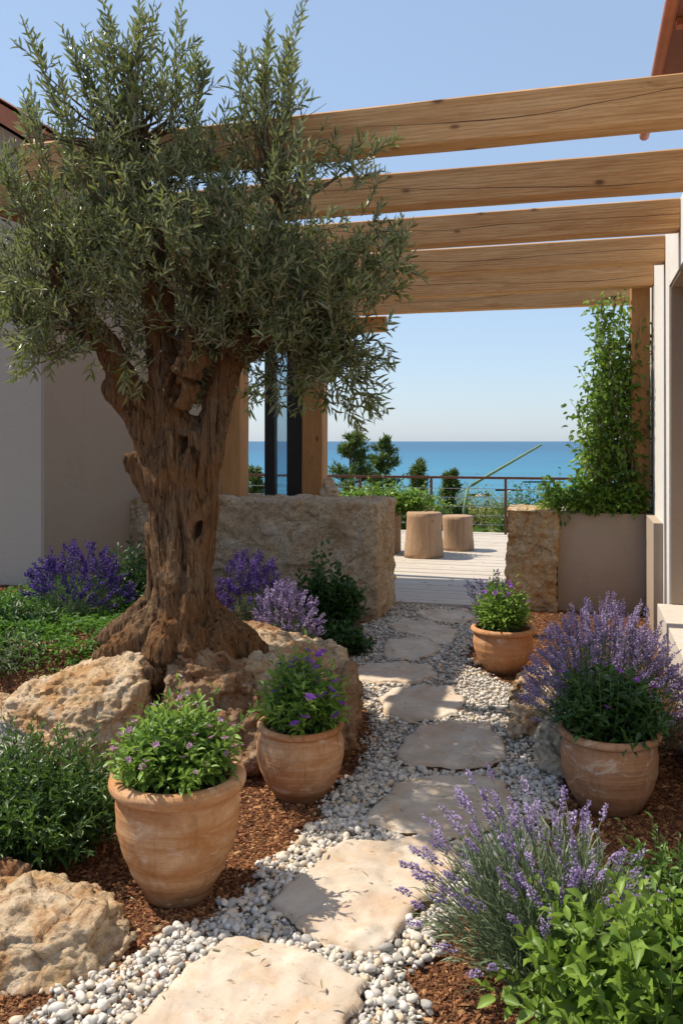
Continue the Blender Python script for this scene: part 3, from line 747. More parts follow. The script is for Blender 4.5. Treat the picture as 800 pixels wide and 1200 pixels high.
boulder('boulder', [(268, 760, 4.5), (300, 742, 4.7), (345, 740, 4.75), (395, 752, 4.7), (408, 778, 4.55), (405, 830, 4.4), (285, 790, 4.3), (340, 785, 4.28), (385, 800, 4.3), (300, 890, 4.15), (390, 880, 4.2), (290, 750, 5.1), (395, 760, 5.1), (400, 850, 5.0)], 'rock', 'wide boulder behind the purple flowered pot with a sunlit crest', 6, amp=.05)
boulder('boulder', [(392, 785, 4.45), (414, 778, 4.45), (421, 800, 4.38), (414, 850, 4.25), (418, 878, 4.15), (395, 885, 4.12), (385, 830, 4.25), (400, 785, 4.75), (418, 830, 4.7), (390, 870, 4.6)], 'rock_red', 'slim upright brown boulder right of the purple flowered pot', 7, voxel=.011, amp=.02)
boulder('boulder', [(-40, 848, 3.8), (20, 846, 3.82), (42, 862, 3.8), (30, 900, 3.72), (-40, 940, 3.65), (20, 935, 3.65), (0, 850, 4.1), (40, 890, 4.1)], 'rock_grey', 'pale grey sunlit boulder above the leafy bush at left edge', 8, voxel=.012, amp=.02)
boulder('boulder', [(592, 822, 4.65), (606, 792, 4.75), (636, 776, 4.8), (664, 792, 4.75), (660, 850, 4.6), (594, 862, 4.53), (625, 872, 4.5), (650, 880, 4.5), (615, 800, 5.2), (660, 800, 5.2), (640, 870, 5.1)], 'rock', 'craggy tan boulder on the path\'s right edge behind the smoother pale one', 9, voxel=.011, amp=.035)
boulder('boulder', [(626, 858, 4.15), (640, 838, 4.25), (668, 836, 4.25), (680, 850, 4.2), (628, 900, 4.05), (650, 912, 4.0), (680, 905, 4.05), (645, 840, 4.6), (680, 860, 4.6), (640, 895, 4.5)], 'rock_pale', 'smooth pale tan boulder touching the lavender pot\'s left side', 10, voxel=.011, amp=.018, fine=.006)
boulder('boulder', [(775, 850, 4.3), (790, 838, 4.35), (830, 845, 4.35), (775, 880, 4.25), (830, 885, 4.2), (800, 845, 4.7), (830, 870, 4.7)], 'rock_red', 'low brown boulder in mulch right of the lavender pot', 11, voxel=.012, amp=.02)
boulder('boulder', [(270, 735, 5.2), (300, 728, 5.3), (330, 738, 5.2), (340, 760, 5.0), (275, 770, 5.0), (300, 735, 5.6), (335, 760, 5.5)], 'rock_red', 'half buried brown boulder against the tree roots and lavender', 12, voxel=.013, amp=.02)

# ------------------------------------------------------------------ olive tree
TD = 4.55
tr = P(215, 770, .42); TREE = thing('olive_tree', tr, 'old gnarled olive tree with thick twisted trunk among boulders', 'tree')
tb = MB()
def tube_px(pts, d0=TD, sides=12):
    q = np.array([PD(p[0], p[1], p[3] if len(p) > 3 else d0) for p in pts]); r = np.array([p[2] * (p[3] if len(p) > 3 else d0) / 1000 for p in pts])
    s = np.linspace(0, len(q) - 1, (len(q) - 1) * 5 + 1); i0 = np.arange(len(q))
    # catmull-like smoothing by dense interp + relax
    Q = np.stack([np.interp(s, i0, q[:, c]) for c in range(3)], 1); rr = np.interp(s, i0, r)
    for _ in range(6): Q[1:-1] = .5 * Q[1:-1] + .25 * (Q[:-2] + Q[2:]); rr[1:-1] = .5 * rr[1:-1] + .25 * (rr[:-2] + rr[2:])
    tb.tubes(Q, rr, sides, cap=True); return Q, rr
core = [(212, 830, 50), (212, 780, 46), (213, 740, 40), (215, 700, 34), (216, 650, 28), (214, 600, 27), (211, 555, 27), (208, 515, 25), (207, 490, 17)]
tube_px(core, sides=20)
# twisting strands round the core
cq = np.array([(c[0], c[1], c[2]) for c in core], float)
for k in range(10):
    a0 = k * 2 * math.pi / 10; pts = []
    for v in np.linspace(800, 545 - 20 * (k % 3), 12):
        u = np.interp(-v, -cq[::-1, 1][::-1], cq[::-1, 0][::-1]) if False else np.interp(v, cq[::-1, 1], cq[::-1, 0]); hw = np.interp(v, cq[::-1, 1], cq[::-1, 2])
        a = a0 + (800 - v) / 330 * 1.3 + .3 * math.sin(v * .02 + k)
        rr_ = hw * (.95 + .14 * math.sin(k * 2.1 + v * .017))
        pts.append((u + rr_ * math.cos(a), v, (11 + 4 * math.sin(k * 1.7 + v * .013)) * (1.3 if v > 740 else 1), TD + rr_ * math.sin(a) * TD / 1000))
    tube_px(pts, sides=10)
tube_px([(198, 600, 22), (188, 545, 24), (172, 490, 21), (150, 450, 17), (128, 410, 16, 4.45), (104, 380, 14, 4.35), (72, 330, 10, 4.25), (50, 290, 6, 4.2)])
tube_px([(206, 570, 24), (200, 510, 24), (193, 450, 21), (189, 395, 18), (184, 330, 17, 4.45), (172, 250, 13, 4.35), (160, 160, 8, 4.3)])
tube_px([(224, 620, 20), (236, 550, 22), (250, 495, 19), (263, 445, 17), (276, 385, 15, 4.5), (300, 320, 14, 4.4), (330, 240, 8, 4.3)])
tube_px([(218, 560, 20), (220, 520, 20), (216, 488, 15)])
tube_px([(205, 470, 22, 4.45), (222, 440, 17, 4.42), (226, 410, 13, 4.4), (235, 340, 10, 4.35), (260, 260, 8, 4.3)])
tube_px([(268, 420, 16), (330, 380, 12, 4.4), (390, 340, 8, 4.25)])
tube_px([(184, 580, 19), (168, 555, 14), (153, 534, 10)])
tube_px([(165, 480, 22), (142, 455, 19), (131, 444, 15)])
tube_px([(105, 385, 15, 4.4), (92, 372, 13, 4.35)])
tube_px([(235, 430, 16, 4.42), (228, 410, 15, 4.38)])
# roots
for rt in ([(198, 730, 34), (165, 752, 27, 4.5), (135, 764, 17, 4.45), (112, 775, 9, 4.42)], [(238, 730, 32), (268, 748, 25, 4.5), (292, 760, 16, 4.45), (312, 775, 9, 4.42)],
           [(205, 740, 26, 4.4), (188, 770, 20, 4.32), (176, 800, 12, 4.3)], [(225, 740, 24, 4.4), (218, 770, 18, 4.32), (205, 800, 12, 4.3)],
           [(250, 740, 22, 4.45), (262, 768, 16, 4.35), (268, 795, 10, 4.3)], [(180, 725, 26, 4.6), (140, 745, 18, 4.7), (118, 752, 10, 4.8)]):
    tube_px(rt)
V, N, fl = remesh(tb, .0085); V = relax(V, fl, 4)
u_, v_, d_ = project(V)
N = normals(V, fl)
amp = np.interp(V[:, 2], [2.2, 3.0], [1, .35])
tw = np.stack([V[:, 0], V[:, 1], V[:, 2]], 1); ta = (V[:, 2] - .5) * .9; cx, cy = tr[0], tr[1]
dx, dy = V[:, 0] - cx, V[:, 1] - cy
tw[:, 0] = dx * np.cos(ta) - dy * np.sin(ta); tw[:, 1] = dx * np.sin(ta) + dy * np.cos(ta)
V = V + N * (amp * (vnoise(tw, (15, 15, 1.9), 1, 5, True) * .011 + vnoise(tw, (30, 30, 4.0), 7, 4, True) * .0085 + vnoise(tw, (5, 5, 2.5), 2, 3) * .020 + vnoise(tw, (45, 45, 7), 3, 3) * .006))[:, None]
for (du, dv, rad, dep) in [(203, 455, 8, .09), (214, 520, 6, .09), (231, 622, 6, .10)]:
    e = np.sqrt(((u_ - du) / rad) ** 2 + ((v_ - dv) / (rad * 1.7)) ** 2) + .25 * np.sin(u_ * .6 + v_ * .23)
    g = (1 - smooth((e - .55) / .6)) * (d_ < TD - .03)
    V = V + (FWD * dep)[None] * g[:, None]
for (du, dv, rad, hgt) in [(200, 428, 14, .03), (188, 490, 10, .025), (180, 560, 18, .02), (225, 590, 14, .02)]:
    g = np.exp(-(((u_ - du) / rad) ** 2 + ((v_ - dv) / rad) ** 2)) * (d_ < TD + .02)
    V = V - (FWD * hgt)[None] * g[:, None]
part('trunk', MB().add(V, fl), M['bark'], TREE, True)

rng = np.random.default_rng(21)
BL = [  # u, v, d, ru, rv, rd, n
 (190, 240, 4.15, 155, 100, .55, 450), (330, 250, 4.05, 125, 90, .5, 350), (80, 300, 4.2, 105, 80, .45, 270), (245, 325, 4.1, 165, 68, .5, 400),
 (400, 300, 4.05, 82, 80, .4, 290), (150, 180, 4.2, 95, 70, .42, 170), (330, 380, 4.2, 95, 60, .4, 280), (300, 185, 4.1, 105, 50, .42, 120),
 (60, 375, 4.2, 75, 50, .3, 110), (390, 420, 4.2, 55, 45, .3, 130), (390, 215, 4.1, 55, 45, .3, 90), (345, 420, 4.25, 70, 50, .35, 200),
 (70, 340, 4.75, 110, 75, .35, 260), (160, 300, 4.85, 130, 85, .4, 380), (250, 390, 5.0, 70, 45, .3, 200), (238, 445, 5.0, 28, 38, .2, 110), (180, 420, 5.0, 60, 35, .25, 110), (260, 385, 4.2, 45, 40, .25, 60), (232, 425, 5.0, 50, 45, .25, 190), (300, 330, 4.85, 110, 85, .4, 330), (150, 415, 4.35, 30, 35, .2, 30), (320, 445, 4.25, 45, 30, .2, 60), (20, 215, 4.25, 35, 35, .2, 40)]
seeds, cents = [], []
for (u, v, d, ru, rv, rd, n) in BL:
    q = rng.normal(0, 1, (n, 3)); q = unit(q) * (rng.uniform(0, 1, n) ** (1 / 2.4))[:, None]
    for a in q: seeds.append(PD(u + a[0] * ru, v + a[1] * rv, d + a[2] * rd))
    c0 = PD(u, v + rv * .6, d); cents += [c0] * n
seeds, cents = np.array(seeds), np.array(cents)
su, sv, sd = project(seeds)
gap = (((np.abs(su - np.interp(sv, [300, 440], [180, 195])) < 22) & (sv > 340)) | ((np.abs(su - np.interp(sv, [360, 450], [95, 145])) < 26) & (sv > 365))) & (rng.random(len(seeds)) < .55)
clump = vnoise(seeds, 2.6, 5, 2) + rng.normal(0, .10, len(seeds)) > -.20
clump |= sd > 4.93
kp = ~gap & clump; seeds, cents = seeds[kp], cents[kp]
out = unit(seeds - cents)
tdir = unit(out * .7 + np.array([0, 0, .75]) + rng.normal(0, .55, seeds.shape))
tlen = rng.uniform(.10, .24, len(seeds))
low = seeds[:, 2] < 2.1
tdir[low] = unit(tdir[low] * np.array([1, 1, .5]) + np.array([0, 0, -.35]) * rng.uniform(0, 1, (low.sum(), 1)))
p0 = seeds - tdir * (tlen * .5)[:, None]; p2 = seeds + tdir * (tlen * .5)[:, None]
p1 = (p0 + p2) / 2 + rng.normal(0, .02, p0.shape)
# upright shoots on top, drooping sprays, side sprays
SH = [(78, 150, 27, 22), (90, 170, 70, 90), (112, 140, 72, 30), (110, 150, 100, 30), (125, 150, 118, -12), (140, 150, 128, 10), (160, 160, 165, -20), (158, 150, 150, 40), (185, 150, 190, 40), (205, 160, 214, -8), (222, 165, 234, 48), (228, 160, 238, 75), (262, 170, 262, 118), (282, 165, 284, 54), (300, 160, 305, 85), (312, 160, 316, 18), (318, 165, 360, -5), (330, 165, 345, 50), (352, 165, 357, 98), (176, 150, 180, 5), (143, 150, 160, 60),
      (60, 205, 34, 92), (52, 190, 40, 130), (95, 190, 60, 140), (400, 190, 440, 160), (420, 200, 462, 168), (430, 260, 470, 270), (440, 310, 490, 322), (440, 340, 480, 352), (430, 380, 462, 386), (400, 400, 455, 420), (410, 420, 458, 452), (410, 430, 455, 480), (400, 440, 440, 492), (390, 440, 420, 500), (430, 400, 460, 415), (380, 430, 395, 485),
      (30, 320, -10, 380), (50, 370, 10, 430), (60, 390, 20, 440), (80, 400, 60, 440), (40, 240, -10, 190), (30, 250, 5, 160), (60, 250, 0, 230), (150, 420, 150, 470), (165, 430, 160, 468), (300, 440, 292, 480), (330, 440, 325, 482), (350, 440, 360, 480), (110, 420, 105, 442), (20, 300, -20, 330)]
for (a, b, c, e) in SH:
    L = math.hypot(a - c, b - e)
    d = rng.uniform(3.95, 4.3)
    for rep in range(2 if L > 60 else 1):
        A = PD(a + rng.normal(0, 5) * (rep + .2), b, d); B = PD(c + rng.normal(0, 7) * rep, e + abs(rng.normal(0, 14)) * rep, d + rng.normal(0, .06))
        Mi = (A + B) / 2 + rng.normal(0, .025, 3)
        p0 = np.vstack([p0, A]); p1 = np.vstack([p1, Mi]); p2 = np.vstack([p2, B]); tlen = np.append(tlen, np.linalg.norm(B - A))
        # side twigs
        for t in rng.uniform(.1, .7, int(L / 26)):
            S = A * (1 - t) ** 2 + 2 * Mi * t * (1 - t) + B * t * t; ll = rng.uniform(.07, .16)
            D = unit((B - A) / np.linalg.norm(B - A) * .9 + rng.normal(0, .5, 3))
            p0 = np.vstack([p0, S]); p1 = np.vstack([p1, S + D * ll * .5]); p2 = np.vstack([p2, S + D * ll + (0, 0, .01)]); tlen = np.append(tlen, ll)
tw = MB(); cr = MB()
tw.tubes(bez(p0, p1, p2, np.linspace(0, 1, 5)), np.linspace(.0028, .0012, 5), 3, .5)
POS, DIR, SZ, VR = [], [], [], []
per_leaf = .0145
for k in range(len(p0)):
    m = max(4, int(tlen[k] / per_leaf)); t = (np.arange(m // 2) + .5) / (m // 2); t = np.repeat(t, 2) * .97 + .03
    q = bez(p0[k:k + 1], p1[k:k + 1], p2[k:k + 1], t)[0]; g = bez_t(p0[k:k + 1], p1[k:k + 1], p2[k:k + 1], t)[0]
    ref = unit(np.cross(g, rng.normal(0, 1, 3))); bi = np.cross(g, ref)
    an = (np.arange(len(t)) // 2) * 1.57 + np.where(np.arange(len(t)) % 2, math.pi, 0) + rng.normal(0, .25, len(t))
    rd = ref * np.cos(an)[:, None] + bi * np.sin(an)[:, None]
    POS.append(q); DIR.append(g * rng.uniform(.6, 1.2, len(t))[:, None] + rd * .75 + np.array([0, 0, .1])); SZ.append(rng.uniform(.042, .070, len(t)) * (1.2 if k >= len(seeds) else 1.0) * np.interp(t, [0, .7, 1], [.9, 1, .6]))
    VR.append(np.clip(rng.beta(1.0, 2.0) + (.4 if k >= len(seeds) else 0) + rng.normal(0, .16, len(t)), 0, 1))
POS, DIR, SZ, VR = map(np.concatenate, (POS, DIR, SZ, VR))
ok = ~((POS[:, 1] > 3.97) & (POS[:, 1] < 4.27) & (POS[:, 2] > 2.97) & (POS[:, 2] < 3.28))
POS, DIR, SZ, VR = POS[ok], DIR[ok], SZ[ok], VR[ok]
put_leaves(cr, OLIVE, POS, DIR, SZ, VR, rng, 1.0, .6)
# secondary branches from the limbs into the crown
LIMB = [PD(72, 330, 4.25), PD(104, 378, 4.35), PD(184, 330, 4.45), PD(172, 250, 4.35), PD(160, 170, 4.3), PD(300, 320, 4.4), PD(330, 245, 4.3), PD(235, 340, 4.4), PD(260, 265, 4.3), PD(390, 340, 4.25), PD(330, 380, 4.4), PD(190, 390, 4.55), PD(276, 380, 4.5)]
LM = np.array(LIMB); br = MB(); sel = rng.choice(len(seeds), 190, replace=False)
for s in list(seeds[sel]) + [p0[-k] for k in range(1, len(p0) - len(seeds), 3)]:
    b = LM[np.argmin(np.linalg.norm(LM - s, axis=1) + np.where(LM[:, 2] > s[2] + .1, .3, 0))]
    L = np.linalg.norm(s - b)
    if L > 1.0: continue
    mid = (b + s) / 2 + np.array([0, 0, -.05]) + rng.normal(0, .04, 3)
    q = bez(b[None], mid[None], np.asarray(s)[None], np.linspace(0, 1, 9))[0] + np.vstack([np.zeros(3), rng.normal(0, .006, (7, 3)), np.zeros(3)])
    br.tubes(q, np.linspace(.006 + .010 * L, .0025, 9), 6, .5)
part('branches', br, M['twig'], TREE, True)
part('twigs', tw, M['twig'], TREE)
part('crown', cr, M['olive'], TREE)

# ------------------------------------------------------------------ pots
def pot(base, rim_r, h, prof, mat, label, seed, rim=.022):
    rng = np.random.default_rng(seed)
    root = thing('terracotta_pot', base, label, 'plant pot', 'terracotta pots along the path')
    z0 = np.linspace(0, 1, 34); body = np.interp(z0, [p[0] for p in prof], [p[1] for p in prof]) 
    for _ in range(4): body[1:-1] = .5 * body[1:-1] + .25 * (body[:-2] + body[2:])
    hb = h - rim * 1.5
    pr = [(0.001, .003)] + [(rim_r * b * (1 + .006 * math.sin(z * 31 + seed)), .003 + z * hb) for z, b in zip(z0, body)]
    c = (rim_r - rim * .55, h - rim)
    for a in np.linspace(-110, 175, 15):
        pr.append((c[0] + rim * 1.05 * math.cos(R(a)), c[1] + rim * math.sin(R(a))))
    pr += [(rim_r - rim * 1.7, h - rim * 1.6), (rim_r - rim * 1.6, h - .06)]
    mb = MB().lathe(pr, base, 96)
    V = mb.v[0]
    V[:, :2] += (V[:, :2] - np.asarray(base)[:2]) * (vnoise(V, 4, seed, 2) * .018)[:, None]
    V[:, 2] += vnoise(V * np.array([1, 1, .0]), 3, seed + 1, 2) * .006 * (V[:, 2] > base[2] + .05)
    part('pot_body', mb, M[mat], root, True)
    s = MB().lathe([(0.001, h - .045), (rim_r * .5, h - .04), (rim_r - rim * 1.3, h - .05)], base, 48)
    part('soil', s, M['soil'], root, True)
    return root
B1 = PD(209, 1046, 3.02); B1[2] = 0
B2 = PD(352, 930, 3.86); B2[2] = 0
B3 = PD(589, 785, 5.90); B3[2] = 0
B4 = PD(713, 946, 3.74); B4[2] = 0
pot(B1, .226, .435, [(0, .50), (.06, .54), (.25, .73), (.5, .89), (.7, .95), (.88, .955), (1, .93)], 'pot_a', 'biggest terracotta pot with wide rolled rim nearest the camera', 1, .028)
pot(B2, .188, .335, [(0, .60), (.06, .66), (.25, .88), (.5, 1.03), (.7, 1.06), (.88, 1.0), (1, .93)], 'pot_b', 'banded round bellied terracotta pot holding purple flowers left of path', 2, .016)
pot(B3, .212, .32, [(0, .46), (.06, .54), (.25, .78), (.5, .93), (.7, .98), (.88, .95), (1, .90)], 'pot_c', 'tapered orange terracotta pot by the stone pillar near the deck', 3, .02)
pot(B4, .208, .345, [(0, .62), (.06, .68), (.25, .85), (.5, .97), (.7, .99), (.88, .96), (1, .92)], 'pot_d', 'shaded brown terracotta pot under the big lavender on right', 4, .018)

def flowers(mb, rng, p, n, size, up=.5):
    """open five-petalled blooms and buds at points p"""
    for c in p:
        k = n; a = rng.uniform(0, 6.28) + np.arange(k) * 2 * math.pi / k
        ax = unit(np.array([rng.normal(0, .4), rng.normal(0, .4), 1.0])); rf = unit(np.cross(ax, [1, .2, 0])); bi = np.cross(ax, rf)
        d = rf * np.cos(a)[:, None] + bi * np.sin(a)[:, None] + ax * up
        sz = np.full(k, size) * rng.uniform(.8, 1.2, k)
        mb.inst(OVATE[0], OVATE[1], np.repeat(c[None], k, 0), frames(d, np.repeat(ax[None], k, 0), sz, sz * 1.1), rng.uniform(.1, 1, k))

def potted(name, seed, base, rx, ry, h, nst, per, tm, size, mat, label, fl=None, nfl=0, flsize=.02, wide=1.0, t0=.25, brad=.12, inner=.5):
    rng = np.random.default_rng(seed); root = thing(name, base, label, 'potted plant', 'plants growing in the pots')
    st, lv, (a, b, c) = leafy(rng, base, brad, rx, ry, h, nst, per, tm, size, wide, t0, (0, 0), inner)
    part('stems', st, M['stem'], root); part('leaves', lv, M[mat], root, True)
    if fl:
        q = c[rng.choice(len(c), nfl, replace=False)]; q = q[np.argsort(-q[:, 2])]
        fm = MB(); flowers(fm, rng, q + np.array([0, 0, .012]), 7, flsize); part('blossoms', fm, M[fl], root)
    return root
up = lambda b, z: np.array([b[0], b[1], z])
potted('herb_plant', 31, up(B1, .39), .235, .235, .30, 210, 13, LANCE, .056, 'herb', 'light green herb mound with tiny pink blossoms in biggest pot', 'petal_pink', 40, .015, 1.2)
potted('flowering_plant', 32, up(B2, .28), .225, .225, .36, 150, 13, LANCE, .060, 'herb', 'green flowering plant with purple blooms in the banded pot', 'petal', 34, .027, 1.15)
potted('herb_plant', 33, up(B3, .27), .20, .20, .42, 100, 14, LANCE, .062, 'herb', 'bright green herb with purple tips in the tapered pot', 'petal', 12, .022, 1.15)
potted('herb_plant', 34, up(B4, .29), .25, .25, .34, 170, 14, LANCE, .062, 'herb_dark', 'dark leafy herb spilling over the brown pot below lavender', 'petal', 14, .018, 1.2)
lavender('lavender_plant', 35, up(B3 + np.array([-.08, .12, 0]), .27), .06, .22, .16, .46, 46, 30, 'thin lavender sprigs rising behind the herb in tapered pot', 'lavender plants', lean=(-.12, 0), nb=16)

# ------------------------------------------------------------------ lavender bushes
b = P(648, 1165); lavender('lavender_bush', 41, b, .12, .44, .34, .62, 150, 620, 'big grey green lavender sprawling over the path in front right', 'lavender bushes', lean=(-.20, .15), leafh=.80, spike=.065, bud=.0085, nb=30)
b = up(PD(712, 800, 4.25), 0.0); lavender('lavender_bush', 42, b, .16, .45, .36, .87, 600, 340, 'tall dense pale purple lavender behind the brown pot', 'lavender bushes', 'lav_flower', leafh=.66, spike=.085, bud=.0095, nb=24, lean=(0, 0))
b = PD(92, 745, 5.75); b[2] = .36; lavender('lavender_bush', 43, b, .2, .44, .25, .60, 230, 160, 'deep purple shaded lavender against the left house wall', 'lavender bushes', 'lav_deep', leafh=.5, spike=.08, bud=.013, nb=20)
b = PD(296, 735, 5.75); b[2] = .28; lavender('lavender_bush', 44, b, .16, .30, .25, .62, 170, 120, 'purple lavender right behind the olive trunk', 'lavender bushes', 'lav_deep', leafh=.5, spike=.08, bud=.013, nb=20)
b = PD(335, 750, 5.45); b[2] = .22; lavender('lavender_bush', 45, b, .14, .28, .22, .52, 170, 120, 'pale sunlit lavender below the stone wall right of trunk', 'lavender bushes', 'lav_flower', leafh=.5, spike=.08, bud=.012, nb=20)

# ------------------------------------------------------------------ shrubs
def shrub(name, seed, base, brad, rx, ry, h, nst, per, tm, size, mat, label, wide=1.0, t0=.2, lean=(0, 0), group='leafy shrubs in the beds', spread=1.0):
    rng = np.random.default_rng(seed); root = thing(name, base, label, 'shrub', group)
    st, lv, _ = leafy(rng, base, brad, rx, ry, h, nst, per, tm, size, wide, t0, lean, .35, spread)
    part('stems', st, M['stem'], root); part('leaves', lv, M[mat], root, True); return root
shrub('leafy_shrub', 51, up(PD(45, 990, 3.3), 0), .2, .42, .34, .50, 330, 17, LANCE, .05, 'bush', 'dense dark green bush with narrow leaves left of biggest pot', 1.0)
shrub('leafy_shrub', 52, up(PD(800, 1240, 2.15), 0), .2, .46, .34, .50, 190, 15, OVATE, .072, 'glossy', 'bright glossy broad leaved shrub in the front right corner', .95, .3)
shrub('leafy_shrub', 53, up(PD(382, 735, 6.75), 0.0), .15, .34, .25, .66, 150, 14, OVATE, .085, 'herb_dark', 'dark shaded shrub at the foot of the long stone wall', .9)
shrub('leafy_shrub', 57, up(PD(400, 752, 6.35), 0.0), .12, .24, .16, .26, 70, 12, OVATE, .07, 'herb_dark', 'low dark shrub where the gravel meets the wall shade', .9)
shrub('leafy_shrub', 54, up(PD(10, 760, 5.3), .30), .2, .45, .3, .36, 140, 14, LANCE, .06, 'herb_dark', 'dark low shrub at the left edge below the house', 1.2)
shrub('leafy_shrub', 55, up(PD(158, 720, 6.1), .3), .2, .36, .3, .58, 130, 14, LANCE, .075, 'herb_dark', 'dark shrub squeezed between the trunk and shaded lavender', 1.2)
shrub('leafy_shrub', 56, up(PD(20, 800, 4.9), .28), .15, .3, .25, .24, 120, 14, NARROW, .06, 'lav_leaf', 'low silvery tuft beside the pointed boulder', 1.0)
shrub('leafy_shrub', 58, up(PD(790, 1110, 2.75), 0), .12, .24, .2, .34, 80, 13, LANCE, .05, 'bush', 'darker green sprig bush behind the glossy corner shrub', 1.1)
# ground cover under the trunk's left side
rng = np.random.default_rng(61); gc = MB()
q = np.column_stack([rng.uniform(-4.1, -1.9, 5200), rng.uniform(4.05, 6.0, 5200)]); uu, vv, _d = project(np.column_stack([q, np.full(len(q), .42)]))
q = q[(vnoise(np.column_stack([q, np.zeros(len(q))]), 1.6, 4, 3) > -.5) & (uu < 190)]
n = len(q); z = ground_h(q[:, 0], q[:, 1]) + rng.uniform(0, .07, n) * (1 + vnoise(np.column_stack([q, np.zeros(n)]), 3, 8, 2))
for rep in range(3):
    put_leaves(gc, LANCE, np.column_stack([q + rng.normal(0, .02, q.shape), z]), rng.normal(0, 1, (n, 3)) * (1, 1, .3) + (0, 0, .5), rng.uniform(.03, .055, n), rng.random(n), rng, 1.2)
setting('ground_cover', gc, M['cover'], 'stuff', label='low green ground cover between boulders and left house', cat='ground cover')

# ------------------------------------------------------------------ masonry
def rough_block(x0, x1, y0, y1, z0, z1, voxel, amp, seed, rel=3, fine=.008):
    V, N, fl = remesh(MB().box(x0, x1, y0, y1, z0, z1), voxel); V = relax(V, fl, rel); N = normals(V, fl)
    V = V + N * (vnoise(V, 2.2, seed, 4) * amp)[:, None]; N = normals(V, fl)
    V = V + N * facets(V, np.array([4., 4, 5]), seed + 1, .08, .03)[:, None]; N = normals(V, fl)
    V = V + N * facets(V, np.array([13., 13, 16]), seed + 6, .16, .05)[:, None]; N = normals(V, fl)
    V = V + N * (vnoise(V, 9, seed + 2, 4) * amp * .3 + vnoise(V, 30, seed + 4, 3) * fine)[:, None]
    return MB().add(V, fl)
wx0 = -4.16
single('stone_wall', rough_block(wx0, -1.72, 7.33, 8.10, -.1, 1.06, .019, .035, 1, 1, .012), M['wallstone'], (-2.9, 7.7, 0), 'long rough limestone block wall behind the olive tree', 'stone wall', None, True)
single('stone_pillar', rough_block(-.68, -.215, 8.24, 8.75, -.1, .95, .013, .025, 6, 1, .010), M['pillar'], (-.45, 8.5, 0), 'ochre stained rough stone pillar at the deck entrance', 'stone pillar', None, True)
pl = thing('planter', (.22, 8.8, 0), 'smooth taupe rendered planter box joined to the stone pillar', 'planter')
m = MB(); m.box(-.21, .57, 8.34, 8.44, 0, .925).box(-.21, -.11, 8.44, 9.4, 0, .925).box(-.11, .57, 9.3, 9.4, 0, .925)
part('planter_wall', m, M['taupe'], pl)
m = MB(); m.box(.572, .642, 7.40, 9.4, 0, .93); part('side_return', m, M['taupe'], pl)
m = MB(); m.box(-.108, .568, 8.442, 9.298, .5, .87); part('soil', m, M['soil'], pl)

# houses
lh = thing('plaster_house', (-6.2, 7.3, 0), 'left house with grey rendered wall and red brown eave', 'house')
hx, hy0, hy1, ez = -4.17, 5.96, 9.5, 3.93  # house's hidden rear end lengthened so its shadow covers the near deck
m = MB(); xr = -6.7; rz = ez + (hx - xr) * .62
m.add([(hx, hy0, -.1), (-9.2, hy0, -.1), (-9.2, hy0, ez), (xr, hy0, rz), (hx, hy0, ez), (hx, hy1, -.1), (-9.2, hy1, -.1), (-9.2, hy1, ez), (xr, hy1, rz), (hx, hy1, ez)],
      [(0, 4, 3, 2, 1), (5, 6, 7, 8, 9), (0, 5, 9, 4), (1, 2, 7, 6), (4, 9, 8, 3), (3, 8, 7, 2)])
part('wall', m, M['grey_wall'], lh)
m = MB(); m.box(hx + .003, hx + .02, hy0 + .002, hy1 - .002, -.1, ez - .02); part('side_panel', m, M['taupe'], lh)  # thin sheet over the side wall, browner and darker than the front
m = MB(); ny, nx = 60, 9
xs = np.linspace(hx + .27, xr, nx); ys = np.linspace(hy0 - .28, hy1 + .2, ny * 4)
XX, YY = np.meshgrid(xs, ys); ZZ = ez + .20 + (hx - XX) * .62 + .028 * np.abs(np.sin(YY * math.pi / .2)) 
i = np.arange(len(ys) - 1)[:, None] * nx; j = np.arange(nx - 1)[None]
m.add(np.stack([XX, YY, ZZ], -1).reshape(-1, 3), np.stack([i + j, i + j + 1, i + nx + j + 1, i + nx + j], -1).reshape(-1, 4))
rf = part('roof', m, M['tile'], lh, True)
m = MB()
def prism(m, x0, x1, y0, y1, top, th, sl=.62):
    za = lambda x: top + (hx - x) * sl
    v = [(x0, y0, za(x0)), (x1, y0, za(x1)), (x1, y1, za(x1)), (x0, y1, za(x0))]; v += [(a, b_, c - th) for a, b_, c in v]
    m.add(v, np.array([(0, 1, 2, 3), (7, 6, 5, 4), (0, 4, 5, 1), (1, 5, 6, 2), (2, 6, 7, 3), (3, 7, 4, 0)]))
prism(m, hx + .26, xr, hy0 - .27, hy1 + .2, ez + .19, .15); part('eave', m, M['fascia'], rf)
m = MB(); prism(m, hx - .01, -9.3, hy0 - .27, hy1 + .2, ez + .19, .15, 0) if False else None

rh = thing('plaster_house', (1.6, 6.0, 0), 'right house with white rendered wall, doorway and brown eave', 'house')
xw = .645
m = MB()
m.box(xw, 2.6, 6.90, 7.26, -.1, 3.235); m.box(xw + .05, 2.6, 7.26, 7.33, -.1, 3.23); m.box(xw, 2.6, 7.33, 8.33, -.1, 3.235); m.box(xw + .05, 2.6, 8.33, 8.40, -.1, 3.23); m.box(xw + .004, 2.6, 8.40, 9.25, -.1, 3.235)
m.box(xw, 2.6, 5.85, 6.897, 2.78, 3.235); m.box(xw, 2.6, 1.2, 5.847, 2.78, 3.62); m.box(xw, 2.6, 1.0, 3.9, -.1, 2.777)
part('wall', m, M['white_wall'], rh)
m = MB(); m.box(xw + .012, 1.349, 6.882, 6.897, .372, 2.777); m.box(xw + .012, 1.349, 3.905, 6.88, 2.76, 2.776); part('door_reveal', m, M['taupe'], rh)
m = MB(); m.box(1.35, 1.40, 3.903, 6.897, .372, 2.777); part('door', m, M['taupe'], rh)
